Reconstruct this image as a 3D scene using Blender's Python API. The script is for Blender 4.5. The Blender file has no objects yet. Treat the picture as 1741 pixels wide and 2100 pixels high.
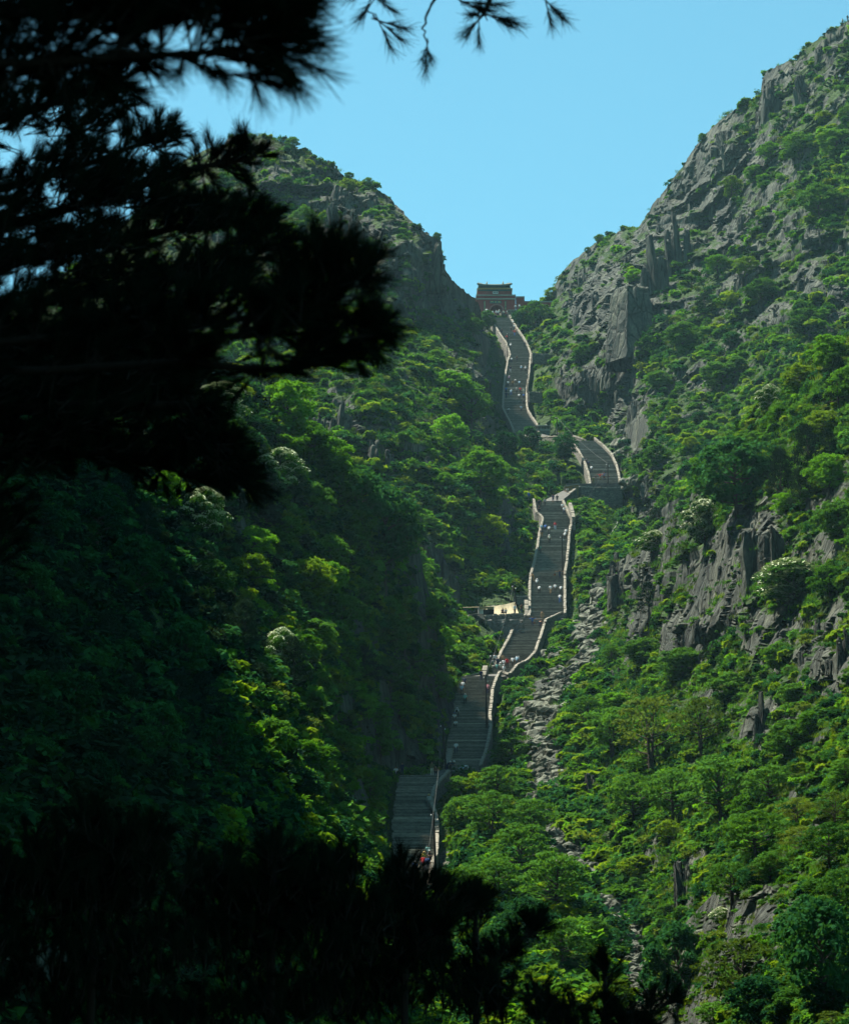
import bpy, bmesh, math, random
import numpy as np
from mathutils import Vector, Matrix, Euler
from mathutils.bvhtree import BVHTree

random.seed(7)
RNG = np.random.default_rng(7)
R = math.radians
scene = bpy.context.scene
COL = scene.collection

# ------------------------------------------------------------------ camera
PITCH = R(16.0)
FPX = 1050.0 / math.tan(R(10.0))          # focal length in survey units (picture 1741 x 2100)
cam_d = bpy.data.cameras.new('camera')
cam = bpy.data.objects.new('camera', cam_d)
COL.objects.link(cam)
scene.camera = cam
cam.location = (0, 0, 0)
cam.rotation_euler = (R(90) + PITCH, 0, 0)
cam_d.sensor_fit = 'VERTICAL'
cam_d.sensor_height = 24.0
cam_d.lens = 12.0 / math.tan(R(10.0))
cam_d.clip_start = 0.2
cam_d.clip_end = 6000
cam_d.dof.use_dof = True
cam_d.dof.focus_distance = 420
cam_d.dof.aperture_fstop = 5.0

# ------------------------------------------------------------------ sky and sun
HAZE = 0.00005
SUN_EL, SUN_AZ = R(65), R(-64)            # azimuth measured from +Y towards +X: sun stands to the left, slightly beyond
world = bpy.data.worlds.new('World')
scene.world = world
world.use_nodes = True
wn = world.node_tree.nodes; wl = world.node_tree.links
bg = wn['Background']
sky = wn.new('ShaderNodeTexSky')
sky.sky_type = 'NISHITA'
sky.sun_disc = False
sky.sun_elevation = SUN_EL
sky.sun_rotation = SUN_AZ
sky.altitude = 1300
sky.air_density = 1.0
sky.dust_density = 0.9
sky.ozone_density = 1.0
tint = wn.new('ShaderNodeMix'); tint.data_type = 'RGBA'; tint.blend_type = 'MULTIPLY'
tint.inputs[0].default_value = 1.0; tint.inputs[7].default_value = (0.68, 1.22, 1.00, 1)
wl.new(sky.outputs[0], tint.inputs[6]); wl.new(tint.outputs[2], bg.inputs[0])
bg.inputs[1].default_value = 0.068

sun_d = bpy.data.lights.new('sun', 'SUN')
sun_d.energy = 5.0
sun_d.angle = R(0.53)
sun_d.color = (1.0, 0.95, 0.84)
sun = bpy.data.objects.new('sun', sun_d)
COL.objects.link(sun)
to_sun = Vector((math.sin(SUN_AZ) * math.cos(SUN_EL), math.cos(SUN_AZ) * math.cos(SUN_EL), math.sin(SUN_EL)))
sun.rotation_euler = to_sun.to_track_quat('Z', 'Y').to_euler()
sun.location = (-200, 60, 400)

scene.view_settings.view_transform = 'Standard'
scene.view_settings.look = 'None'
scene.view_settings.exposure = 1.62
scene.view_settings.gamma = 1.0
scene.view_settings.use_curve_mapping = False
scene.cycles.max_bounces = 6
scene.cycles.diffuse_bounces = 3
scene.cycles.transparent_max_bounces = 8
scene.cycles.volume_bounces = 0

# ------------------------------------------------------------------ helpers
def ray(u, v):
    """direction through survey position (u, v), scaled so that its Y is 1"""
    a = FPX * math.cos(PITCH) - (1050 - v) * math.sin(PITCH)
    b = FPX * math.sin(PITCH) + (1050 - v) * math.cos(PITCH)
    return (u - 870.5) / a, 1.0, b / a

def W(u, v, Y):
    r = ray(u, v)
    return Vector((r[0] * Y, Y, r[2] * Y))

def proj(p):
    x, y, z = p
    f = y * math.cos(PITCH) + z * math.sin(PITCH)
    up = -y * math.sin(PITCH) + z * math.cos(PITCH)
    return 870.5 + FPX * x / f, 1050 - FPX * up / f

def tag(o, label=None, cat=None, group=None, kind=None):
    if label: o['label'] = label
    if cat: o['category'] = cat
    if group: o['group'] = group
    if kind: o['kind'] = kind
    return o

def empty(name, loc, rz=0.0):
    o = bpy.data.objects.new(name, None)
    o.location = loc; o.rotation_euler = (0, 0, rz)
    o.empty_display_size = 0.5
    COL.objects.link(o)
    return o

def mesh_np(name, verts, faces_idx, loop_counts=None, mats=None, smooth=False):
    """fast mesh from numpy; faces_idx (n,k) array"""
    me = bpy.data.meshes.new(name)
    verts = np.asarray(verts, dtype=np.float32)
    f = np.asarray(faces_idx, dtype=np.int32)
    me.vertices.add(len(verts)); me.vertices.foreach_set('co', verts.ravel())
    n, k = f.shape
    me.loops.add(n * k); me.loops.foreach_set('vertex_index', f.ravel())
    me.polygons.add(n)
    me.polygons.foreach_set('loop_start', np.arange(n, dtype=np.int32) * k)
    me.polygons.foreach_set('use_smooth', np.full(n, smooth, dtype=bool))
    me.update(calc_edges=True)
    for m in (mats or []): me.materials.append(m)
    return me

def link(name, me, parent=None, loc=None):
    o = bpy.data.objects.new(name, me)
    COL.objects.link(o)
    if parent: o.parent = parent
    if loc is not None: o.location = loc
    return o

class MB:
    """collects boxes, tubes and lofts into one mesh"""
    def __init__(s): s.v = []; s.f = []; s.mi = []
    def quad(s, a, b, c, d, mi=0):
        n = len(s.v); s.v += [tuple(a), tuple(b), tuple(c), tuple(d)]; s.f.append((n, n+1, n+2, n+3)); s.mi.append(mi)
    def hexa(s, p, mi=0):
        n = len(s.v); s.v += [tuple(q) for q in p]
        for q in ((0,3,2,1),(4,5,6,7),(0,1,5,4),(1,2,6,5),(2,3,7,6),(3,0,4,7)):
            s.f.append(tuple(n+i for i in q)); s.mi.append(mi)
    def box(s, x0, x1, y0, y1, z0, z1, mi=0):
        s.hexa([(x0,y0,z0),(x1,y0,z0),(x1,y1,z0),(x0,y1,z0),(x0,y0,z1),(x1,y0,z1),(x1,y1,z1),(x0,y1,z1)], mi)
    def tube(s, pts, rad, sides=6, mi=0, cap=True):
        pts = [Vector(p) for p in pts]
        if not hasattr(rad, '__len__'): rad = [rad] * len(pts)
        rings = []
        for i, p in enumerate(pts):
            d = (pts[min(i+1, len(pts)-1)] - pts[max(i-1, 0)])
            if d.length < 1e-9: d = Vector((0,0,1))
            d.normalize()
            a = d.cross(Vector((0.13, 0.21, 1)) if abs(d.z) < 0.9 else Vector((1, 0.1, 0))).normalized()
            b = d.cross(a)
            n = len(s.v)
            for k in range(sides):
                t = 2*math.pi*k/sides
                s.v.append(tuple(p + (a*math.cos(t) + b*math.sin(t)) * rad[i]))
            rings.append(n)
        for r0, r1 in zip(rings, rings[1:]):
            for k in range(sides):
                s.f.append((r0+k, r0+(k+1)%sides, r1+(k+1)%sides, r1+k)); s.mi.append(mi)
        if cap:
            s.f.append(tuple(rings[0]+k for k in range(sides))[::-1]); s.mi.append(mi)
            s.f.append(tuple(rings[-1]+k for k in range(sides))); s.mi.append(mi)
    def mesh(s, name, mats, smooth=False):
        me = bpy.data.meshes.new(name)
        me.from_pydata(s.v, [], s.f)
        for m in mats: me.materials.append(m)
        me.polygons.foreach_set('material_index', s.mi)
        if smooth: me.polygons.foreach_set('use_smooth', [True]*len(s.f))
        me.update()
        return me
    def build(s, name, mats, parent=None, loc=None, smooth=False):
        if not isinstance(mats, (list, tuple)): mats = [mats]
        return link(name, s.mesh(name, mats, smooth), parent, loc)

def copy_thing(root, loc=None, rz=None, scale=None):
    r = root.copy(); COL.objects.link(r)
    if loc is not None: r.location = loc
    if rz is not None: r.rotation_euler = (0, 0, rz)
    if scale is not None: r.scale = scale if hasattr(scale, '__len__') else (scale,)*3
    for ch in root.children:
        c = ch.copy(); COL.objects.link(c); c.parent = r
        for g in ch.children:
            d = g.copy(); COL.objects.link(d); d.parent = c
    return r

# ------------------------------------------------------------------ noise
def _hash(ix, iy, iz, seed):
    h = (ix.astype(np.int64) * 374761393 + iy.astype(np.int64) * 668265263 + iz.astype(np.int64) * 2147483647 + seed * 1274126177) & 0xFFFFFFFF
    h = ((h ^ (h >> 13)) * 1274126177) & 0xFFFFFFFF
    h = ((h ^ (h >> 16)) * 2246822519) & 0xFFFFFFFF
    h = h ^ (h >> 15)
    return (h & 0xFFFFFF) / float(0xFFFFFF)

def vnoise(x, y, z, seed=0):
    ix, iy, iz = np.floor(x), np.floor(y), np.floor(z)
    fx, fy, fz = x-ix, y-iy, z-iz
    fx = fx*fx*(3-2*fx); fy = fy*fy*(3-2*fy); fz = fz*fz*(3-2*fz)
    def H(a, b, c): return _hash(ix+a, iy+b, iz+c, seed)
    x00 = H(0,0,0)*(1-fx)+H(1,0,0)*fx; x10 = H(0,1,0)*(1-fx)+H(1,1,0)*fx
    x01 = H(0,0,1)*(1-fx)+H(1,0,1)*fx; x11 = H(0,1,1)*(1-fx)+H(1,1,1)*fx
    return ((x00*(1-fy)+x10*fy)*(1-fz) + (x01*(1-fy)+x11*fy)*fz) * 2 - 1

def fbm(x, y, z, seed=0, oct=4, gain=0.5):
    s = 0; a = 1; t = 0
    for i in range(oct):
        s = s + a*vnoise(x, y, z, seed+i*17); t += a
        x, y, z = x*2.03+3.1, y*2.03+1.7, z*2.03+5.3; a *= gain
    return s/t

def cells(x, y, z, seed=0):
    return _hash(np.floor(x), np.floor(y), np.floor(z), seed)*2-1

def sstep(a, b, x):
    t = np.clip((x-a)/(b-a), 0, 1); return t*t*(3-2*t)

# ------------------------------------------------------------------ materials
def new_mat(name):
    m = bpy.data.materials.new(name); m.use_nodes = True
    nt = m.node_tree
    return m, nt, nt.nodes['Principled BSDF']

def N(nt, t, **kw):
    n = nt.nodes.new(t)
    for k, v in kw.items(): setattr(n, k, v)
    return n

def ramp(nt, stops):
    r = N(nt, 'ShaderNodeValToRGB')
    el = r.color_ramp.elements
    while len(el) < len(stops): el.new(0.5)
    for e, (p, c) in zip(el, stops):
        e.position = p; e.color = (*c, 1)
    return r

def obj_coords(nt, scale, kind='Object'):
    tc = N(nt, 'ShaderNodeTexCoord'); mp = N(nt, 'ShaderNodeMapping')
    mp.inputs['Scale'].default_value = scale if hasattr(scale, '__len__') else (scale,)*3
    nt.links.new(tc.outputs[kind], mp.inputs[0])
    return mp

def mix(nt, fac, a, b, mode='MIX'):
    m = N(nt, 'ShaderNodeMix', data_type='RGBA', blend_type=mode)
    for sock, v in ((m.inputs[0], fac), (m.inputs[6], a), (m.inputs[7], b)):
        if isinstance(v, bpy.types.NodeSocket): nt.links.new(v, sock)
        elif hasattr(v, '__len__'): sock.default_value = (*v, 1)
        else: sock.default_value = v
    return m.outputs[2]

def noise_node(nt, vec, scale, detail=6, rough=0.6, dist=0.0):
    n = N(nt, 'ShaderNodeTexNoise')
    n.inputs['Scale'].default_value = scale; n.inputs['Detail'].default_value = detail
    n.inputs['Roughness'].default_value = rough; n.inputs['Distortion'].default_value = dist
    nt.links.new(vec, n.inputs['Vector'])
    return n

def bump(nt, b, height, dist, strength=1.0):
    bn = N(nt, 'ShaderNodeBump'); bn.inputs['Distance'].default_value = dist; bn.inputs['Strength'].default_value = strength
    nt.links.new(height, bn.inputs['Height']); nt.links.new(bn.outputs[0], b.inputs['Normal'])

def rock_material(name, tint=(1, 1, 1), veg=True, zs=(0.30, 0.12)):
    m, nt, b = new_mat(name)
    mp = obj_coords(nt, (1, 1, zs[0]))
    n1 = noise_node(nt, mp.outputs[0], 0.22, 8, 0.62, 0.4)
    n2 = noise_node(nt, mp.outputs[0], 1.6, 6, 0.7)
    mp2 = obj_coords(nt, (1, 1, zs[1]))
    vo = N(nt, 'ShaderNodeTexVoronoi', feature='DISTANCE_TO_EDGE'); vo.inputs['Scale'].default_value = 0.42
    wn_ = noise_node(nt, mp2.outputs[0], 0.5, 3, 0.6)
    add = N(nt, 'ShaderNodeVectorMath', operation='MULTIPLY_ADD'); add.inputs[1].default_value = (1.4, 1.4, 1.4)
    nt.links.new(wn_.outputs['Color'], add.inputs[0]); nt.links.new(mp2.outputs[0], add.inputs[2])
    nt.links.new(add.outputs[0], vo.inputs['Vector'])
    t = [tint[0]*0.52, tint[1]*0.58, tint[2]*0.53]
    r1 = ramp(nt, [(0.30, (0.05*t[0], 0.055*t[1], 0.052*t[2])), (0.5, (0.12*t[0], 0.122*t[1], 0.108*t[2])), (0.72, (0.24*t[0], 0.23*t[1], 0.18*t[2]))])
    nt.links.new(n1.outputs['Fac'], r1.inputs[0])
    r2 = ramp(nt, [(0.32, (0.45, 0.45, 0.45)), (0.62, (1, 1, 1))])
    nt.links.new(n2.outputs['Fac'], r2.inputs[0])
    c = mix(nt, 1.0, r1.outputs[0], r2.outputs[0], 'MULTIPLY')
    cr = ramp(nt, [(0.0, (0.25, 0.25, 0.25)), (0.07, (1, 1, 1))])
    nt.links.new(vo.outputs['Distance'], cr.inputs[0])
    c = mix(nt, 0.9, c, cr.outputs[0], 'MULTIPLY')
    if veg:
        at = N(nt, 'ShaderNodeAttribute', attribute_name='veg')
        mg = obj_coords(nt, 1)
        ng = noise_node(nt, mg.outputs[0], 0.9, 5, 0.75)
        rg = ramp(nt, [(0.3, (0.0054, 0.0158, 0.0027)), (0.5, (0.0158, 0.0382, 0.0045)), (0.7, (0.0360, 0.0675, 0.0090))])
        nt.links.new(ng.outputs['Fac'], rg.inputs[0])
        ma = N(nt, 'ShaderNodeMath', operation='MULTIPLY_ADD'); ma.inputs[1].default_value = 0.9; ma.inputs[2].default_value = -0.45
        nt.links.new(n2.outputs['Fac'], ma.inputs[0])
        sm = N(nt, 'ShaderNodeMath', operation='ADD'); nt.links.new(at.outputs['Fac'], sm.inputs[0]); nt.links.new(ma.outputs[0], sm.inputs[1])
        mr = N(nt, 'ShaderNodeMapRange'); mr.inputs[1].default_value = 0.42; mr.inputs[2].default_value = 0.58
        nt.links.new(sm.outputs[0], mr.inputs[0])
        c = mix(nt, mr.outputs[0], c, rg.outputs[0])
    nt.links.new(c, b.inputs['Base Color'])
    b.inputs['Roughness'].default_value = 0.92
    b.inputs['Specular IOR Level'].default_value = 0.15
    ad = N(nt, 'ShaderNodeMath', operation='MULTIPLY_ADD'); ad.inputs[1].default_value = 0.5
    sc = N(nt, 'ShaderNodeMath', operation='MINIMUM'); sc.inputs[1].default_value = 0.12
    nt.links.new(vo.outputs['Distance'], sc.inputs[0])
    ml = N(nt, 'ShaderNodeMath', operation='MULTIPLY'); ml.inputs[1].default_value = 3.0
    nt.links.new(sc.outputs[0], ml.inputs[0])
    nt.links.new(n2.outputs['Fac'], ad.inputs[0]); nt.links.new(ml.outputs[0], ad.inputs[2])
    bump(nt, b, ad.outputs[0], 0.9, 0.9)
    return m

def leaf_material(name, dark, light, trans=0.35):
    m, nt, b = new_mat(name)
    nt.nodes.remove(b)
    out = nt.nodes['Material Output']
    oi = N(nt, 'ShaderNodeObjectInfo'); geo = N(nt, 'ShaderNodeNewGeometry')
    nz = noise_node(nt, geo.outputs['Position'], 0.45, 4, 0.7)
    nf = noise_node(nt, geo.outputs['Position'], 5.0, 2, 0.7)
    ad = N(nt, 'ShaderNodeMath', operation='ADD'); nt.links.new(nz.outputs['Fac'], ad.inputs[0]); nt.links.new(nf.outputs['Fac'], ad.inputs[1])
    m2 = N(nt, 'ShaderNodeMath', operation='MULTIPLY_ADD'); m2.inputs[1].default_value = 0.5; nt.links.new(ad.outputs[0], m2.inputs[0])
    sc = N(nt, 'ShaderNodeMath', operation='MULTIPLY_ADD'); sc.inputs[1].default_value = 0.35; sc.inputs[2].default_value = -0.17
    nt.links.new(oi.outputs['Random'], sc.inputs[0]); nt.links.new(sc.outputs[0], m2.inputs[2])
    rp = ramp(nt, [(0.33, dark), (0.68, light)])
    nt.links.new(m2.outputs[0], rp.inputs[0])
    d = N(nt, 'ShaderNodeBsdfDiffuse'); t = N(nt, 'ShaderNodeBsdfTranslucent')
    nt.links.new(rp.outputs[0], d.inputs[0])
    yl = mix(nt, 1.0, rp.outputs[0], (1.25, 1.1, 0.45), 'MULTIPLY')
    nt.links.new(yl, t.inputs[0])
    mx = N(nt, 'ShaderNodeMixShader'); mx.inputs[0].default_value = trans
    nt.links.new(d.outputs[0], mx.inputs[1]); nt.links.new(t.outputs[0], mx.inputs[2])
    nt.links.new(mx.outputs[0], out.inputs[0])
    return m

def plain(name, col, rough=0.8, var=0.25, scale=6.0, bumpd=0.0):
    m, nt, b = new_mat(name)
    mp = obj_coords(nt, 1)
    n = noise_node(nt, mp.outputs[0], scale, 5, 0.65)
    r = ramp(nt, [(0.3, tuple(c*(1-var) for c in col)), (0.7, tuple(min(1, c*(1+var)) for c in col))])
    nt.links.new(n.outputs['Fac'], r.inputs[0]); nt.links.new(r.outputs[0], b.inputs['Base Color'])
    b.inputs['Roughness'].default_value = rough
    b.inputs['Specular IOR Level'].default_value = 0.2
    if bumpd: bump(nt, b, n.outputs['Fac'], bumpd)
    return m

M_ROCK = rock_material('mountain_rock')
M_CRAG = rock_material('crag_rock', (1.05, 1.05, 1.05), veg=False, zs=(0.6, 0.4))
M_BOULDER = rock_material('boulder_rock', (2.3, 2.2, 2.05), veg=False, zs=(.8, .8))
LEAF = {
    'bright': leaf_material('leaf_bright', (0.0270, 0.0904, 0.0074), (0.0900, 0.2466, 0.0168), 0.42),
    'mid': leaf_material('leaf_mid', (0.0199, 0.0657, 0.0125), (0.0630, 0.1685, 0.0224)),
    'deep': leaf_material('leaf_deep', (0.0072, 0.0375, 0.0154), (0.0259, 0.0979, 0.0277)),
    'yellow': leaf_material('leaf_yellow', (0.050, 0.115, 0.008), (0.125, 0.215, 0.014), 0.45),
    'olive': leaf_material('leaf_olive', (0.0313, 0.0626, 0.0109), (0.0940, 0.1488, 0.0235)),
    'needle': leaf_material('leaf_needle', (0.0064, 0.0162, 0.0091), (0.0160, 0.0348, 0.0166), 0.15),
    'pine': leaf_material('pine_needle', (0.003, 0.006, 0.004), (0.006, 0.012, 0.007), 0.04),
}
M_FLOWER = plain('blossom', (0.42, 0.47, 0.29), 0.7, 0.2, 3)
M_BARK = plain('bark', (0.045, 0.036, 0.026), 0.95, 0.4, 8, 0.03)
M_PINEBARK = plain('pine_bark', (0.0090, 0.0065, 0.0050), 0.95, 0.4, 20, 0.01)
M_STEP = plain('step_stone', (0.0765, 0.0743, 0.0653), 0.9, 0.45, 1.2, 0.03)
M_COPING = plain('coping_stone', (0.1866, 0.1704, 0.1338), 0.9, 0.4, 1.6, 0.05)
M_POLE = plain('pole_wood', (0.020, 0.017, 0.014), 0.9, 0.3, 4)
# ------------------------------------------------------------------ the stairway's course
# each flight: (v, Y) at its head and foot, left and right coping lines as (u, v)
FLIGHTS = [
 dict(v=(652, 897), Y=(800, 668),
  L=[(1006,648),(1015,666),(1026,686),(1038,702),(1046,727),(1041,739),(1035,773),(1032,809),(1031,835),(1039,852),(1046,865),(1054,885)],
  R=[(1045,646),(1058,669),(1072,689),(1082,707),(1088,724),(1086.6,739),(1085,761),(1081,788),(1079.5,809),(1080,830),(1082.5,841),(1091,855),(1100,867),(1104,885)], wl=1, wr=1),
 dict(v=(905, 1000), Y=(645, 603),
  L=[(1166,898),(1184.6,921),(1196.5,942),(1206,969),(1211,995)],
  R=[(1219,897),(1237.6,913),(1253.5,930),(1264,953),(1269.4,977),(1271,995)], wl=1, wr=1),
 dict(v=(1030, 1268), Y=(562, 505),
  L=[(1094,1022),(1099,1050),(1107,1053),(1113.5,1063),(1106,1088),(1102,1119),(1094,1156),(1088,1176),(1086,1197),(1086,1232),(1085,1262)],
  R=[(1154,1025),(1160,1038),(1166,1051),(1173,1062),(1168,1084),(1165,1119),(1162,1150),(1158,1174),(1158,1222),(1158.5,1257)], wl=1, wr=1),
 dict(v=(1270, 1382), Y=(504, 450),
  L=[(1076,1260),(1057,1275),(1044.5,1304),(1030,1331),(1022,1347),(1012,1365)],
  R=[(1151.7,1255),(1119,1269),(1110.5,1296),(1102,1321),(1096,1337),(1080,1353),(1059,1363),(1046,1380)], wl=1, wr=1),
 dict(v=(1388, 1585), Y=(446, 388),
  L=[(953,1378),(940,1427),(934.5,1469),(929,1496),(925,1517),(921,1540),(917,1570)],
  R=[(1025,1375),(1016.7,1392),(1010,1411),(1007.4,1437),(1004.8,1461),(1004.8,1480),(1006,1491),(1001,1517),(995.6,1541),(985,1567)], wl=0, wr=1),
 dict(v=(1591, 1830), Y=(378, 314),
  L=[(827,1583),(821,1614),(814,1676),(816.4,1723),(818.7,1758),(820,1815)],
  R=[(921,1578),(896.5,1605),(887,1624),(884.7,1643),(892,1664),(896.5,1687),(896.5,1716),(894,1751),(887,1763),(882,1791),(880,1815)], wl=0, wr=1),
]
PAR_H = 0.85
def solve_on(fl, u, v, h):
    """3-D point h above the flight seen at (u, v)"""
    (va, vb), (Ya, Yb) = fl['v'], fl['Y']
    Y = Ya + (Yb-Ya)*(v-va)/(vb-va)
    for _ in range(8):
        vv = v + h*FPX/Y*0.93
        Y = Ya + (Yb-Ya)*(vv-va)/(vb-va)
    return W(u, v, Y)
for fl in FLIGHTS:
    (va, vb), (Ya, Yb) = fl['v'], fl['Y']
    vs = np.linspace(va, vb, 40)
    fl['y'] = np.array([Ya + (Yb-Ya)*(q-va)/(vb-va) for q in vs])[::-1]
    fl['z'] = np.array([ray(0, q)[2]*(Ya + (Yb-Ya)*(q-va)/(vb-va)) for q in vs])[::-1]
    for s in 'LR':
        pts = [solve_on(fl, u, v, PAR_H) for u, v in fl[s]]
        fl[s+'3'] = sorted([(p.y, p.x) for p in pts])
def st_z(fl, y): return np.interp(y, fl['y'], fl['z'])
def st_x(fl, s, y):
    a = fl[s+'3']; return np.interp(y, [q[0] for q in a], [q[1] for q in a])
def st_Y(fl, v):
    (va, vb), (Ya, Yb) = fl['v'], fl['Y']; return Ya + (Yb-Ya)*(v-va)/(vb-va)

FLATS = [(W(975, 1263, 497), W(1068, 1260, 497), 3.4), (W(1160, 1014, 593), W(1186, 1012, 593), 2.0), (W(1098, 888, 672), W(1128, 888, 672), 2.0)]
def corridor(P, wl=3.0):
    """distance outside the stairway's plan and the stair height there, for an array of points"""
    best = np.full(len(P), 1e9); bz = np.zeros(len(P))
    segs = list(FLIGHTS)
    for fl in segs:
        y = np.clip(P[:, 1], fl['y'][0], fl['y'][-1])
        z = st_z(fl, y); xl = st_x(fl, 'L', y)-0.5; xr = st_x(fl, 'R', y)+0.5
        dx = np.maximum(np.maximum(xl-P[:, 0], P[:, 0]-xr), 0)
        dy = np.abs(P[:, 1]-y)
        d = np.hypot(dx, dy)
        m = d < best; best[m] = d[m]; bz[m] = z[m]
    for a, b in zip(FLIGHTS, FLIGHTS[1:]):      # landings between flights
        ya, yb = a['y'][0], b['y'][-1]
        A = np.array([(st_x(a,'L',ya)+st_x(a,'R',ya))/2, ya, a['z'][0]]); B = np.array([(st_x(b,'L',yb)+st_x(b,'R',yb))/2, yb, b['z'][-1]])
        if b is FLIGHTS[2]: A[0] = W(1174, 1001, 600).x
        AB = B-A; t = np.clip(((P[:, :2]-A[:2])@AB[:2])/(AB[:2]@AB[:2]), 0, 1)
        q = A+t[:, None]*AB
        d = np.maximum(np.hypot(P[:, 0]-q[:, 0], P[:, 1]-q[:, 1])-wl, 0)
        m = d < best; best[m] = d[m]; bz[m] = q[m, 2]
    for A, B, w_ in FLATS:                       # terraces that carry the shelter, the hut and the pavilion
        A, B = np.array(A), np.array(B); AB = B-A; t = np.clip(((P[:, :2]-A[:2])@AB[:2])/(AB[:2]@AB[:2]), 0, 1); q = A+t[:, None]*AB
        d = np.maximum(np.hypot(P[:, 0]-q[:, 0], P[:, 1]-q[:, 1])-w_, 0)
        m = d < best; best[m] = d[m]; bz[m] = q[m, 2]+.8
    return best, bz

# ------------------------------------------------------------------ terrain
def tps(ctrl, smooth=2e-5):
    c = np.array(ctrl, dtype=float); X = c[:, :2]/1000; val = np.log(c[:, 2])
    def K(A, B):
        r2 = ((A[:, None, :]-B[None, :, :])**2).sum(-1)
        return 0.5*r2*np.log(r2+1e-12)
    n = len(X); A = np.zeros((n+3, n+3)); A[:n, :n] = K(X, X)+np.eye(n)*smooth
    Pm = np.c_[np.ones(n), X]; A[:n, n:] = Pm; A[n:, :n] = Pm.T
    s = np.linalg.solve(A, np.r_[val, 0, 0, 0])
    def f(u, v):
        q = np.c_[u.ravel(), v.ravel()]/1000; out = np.empty(len(q))
        for i in range(0, len(q), 40000):
            o = q[i:i+40000]; out[i:i+40000] = K(o, X)@s[:n]+np.c_[np.ones(len(o)), o]@s[n:]
        return np.exp(out).reshape(u.shape)
    return f

ROCKS = [  # (u, v, ru, rv, weight) where cliffs or vegetation prevail
 (1390,470,110,80,.9),(1340,570,80,70,.9),(1290,640,70,90,1.1),(1220,640,50,60,.7),(1600,170,60,70,.8),(1480,290,70,40,.8),(1420,390,70,60,.8),(1550,330,70,40,.6),
 (1530,470,55,60,.8),(1180,660,50,40,.5),(1200,790,90,60,.6),(1330,850,60,60,.5),(1430,820,70,60,.6),(1280,930,50,60,.6),(1360,1000,60,60,.6),(1600,640,70,60,.6),
 (1500,600,60,60,.5),(1720,100,40,60,.6),(1650,480,60,50,.4),(1230,560,60,40,.5),(1160,560,40,40,.4),(1690,600,50,60,.6),(1640,250,50,40,.4),(1500,720,60,50,.4),(1560,560,50,40,.3),
 (1690,380,60,50,-.9),(1720,300,50,40,-.7),(1100,660,60,40,-1),(1110,800,35,70,-1),(1060,940,110,60,-1),(1210,1080,70,100,-.9),(990,1345,50,50,-1.2),(1380,700,60,40,-.5),(1300,760,60,40,-.3),(1600,760,90,60,-.5),
 (700,430,90,100,.9),(850,530,80,100,.8),(500,300,80,30,.9),(985,760,50,140,.8),(920,650,60,80,.3),(600,370,80,40,.6),(560,440,70,30,-.8),(760,560,50,50,-.1),
 (640,790,60,30,.8),(700,860,60,50,.7),(770,910,60,60,.6),(870,900,60,50,.4),(1035,1090,18,130,1.),(820,840,120,30,-.4),(900,1100,80,40,.0),(950,1040,80,60,-.4),(960,1240,90,30,-1),
 (1180,1300,50,60,-.2),
]
ROCKS_F = [(720,1490,70,60,.9),(580,1500,50,50,.8),(900,1480,50,110,.9),(840,1560,70,60,.9),(940,1420,30,60,.8),(715,1650,60,50,.7),(480,1450,60,50,.4),(850,1340,50,60,.3),(560,1250,60,40,.3),(300,1300,200,200,-.3)]
ROCKS_B = [(1280,1175,50,40,1.),(1560,1115,70,80,1.),(1240,1400,40,70,.7),(1400,1290,80,35,.8),(1500,1270,70,40,.8),(1640,1300,80,60,.7),(1720,1340,40,60,.8),(1570,1470,60,60,.9),(1210,1590,40,50,.8),
 (1690,1480,50,80,.6),(1400,1800,40,50,.8),(1450,1420,60,40,.3),(1330,1310,60,40,.5),(1400,1120,40,50,.5),(1650,1160,60,60,-.6),(1500,960,90,70,-.9),(1650,850,120,90,-.7),(1330,1520,100,80,-.6),(1500,1650,100,60,-.6)]
ROCKS_C = [(1610,1900,70,110,1.),(1400,1810,40,60,.9),(1690,1690,60,60,.5),(1550,1950,90,90,.6),(1700,2000,60,80,-.4)]

def rockiness(U, V, lst):
    r = np.zeros(U.shape)
    for u, v, a, b, w in lst:
        r += w*np.exp(-(((U-u)/a)**2+((V-v)/b)**2))
    return np.clip(r, -1.2, 1.2)

PATH = [(1235,1215,14),(1225,1265,22),(1200,1300,26),(1215,1350,16),(1160,1390,22),(1130,1430,38),(1100,1480,44),(1110,1530,32),(1125,1590,34),(1105,1650,20),(1130,1710,16),(1170,1760,30),(1220,1800,20),(1240,1860,16),(1285,1920,26),(1320,1990,26),(1300,2060,34),(1280,2120,30),
 (925,1770,22),(900,1930,22),(940,2010,26)]
def gully(U, V):
    g = np.full(U.shape, 9.0)
    for i, (u1, v1, r1) in enumerate(PATH):
        if i == 0 or i >= 18:
            g = np.minimum(g, np.hypot(U-u1, V-v1)/r1); continue
        u0, v0, r0 = PATH[i-1]; L2 = (u1-u0)**2+(v1-v0)**2; t = np.clip(((U-u0)*(u1-u0)+(V-v0)*(v1-v0))/L2, 0, 1)
        g = np.minimum(g, np.hypot(U-u0-t*(u1-u0), V-v0-t*(v1-v0))/(r0+(r1-r0)*t))
    return g
SHEETS = {}
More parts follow.
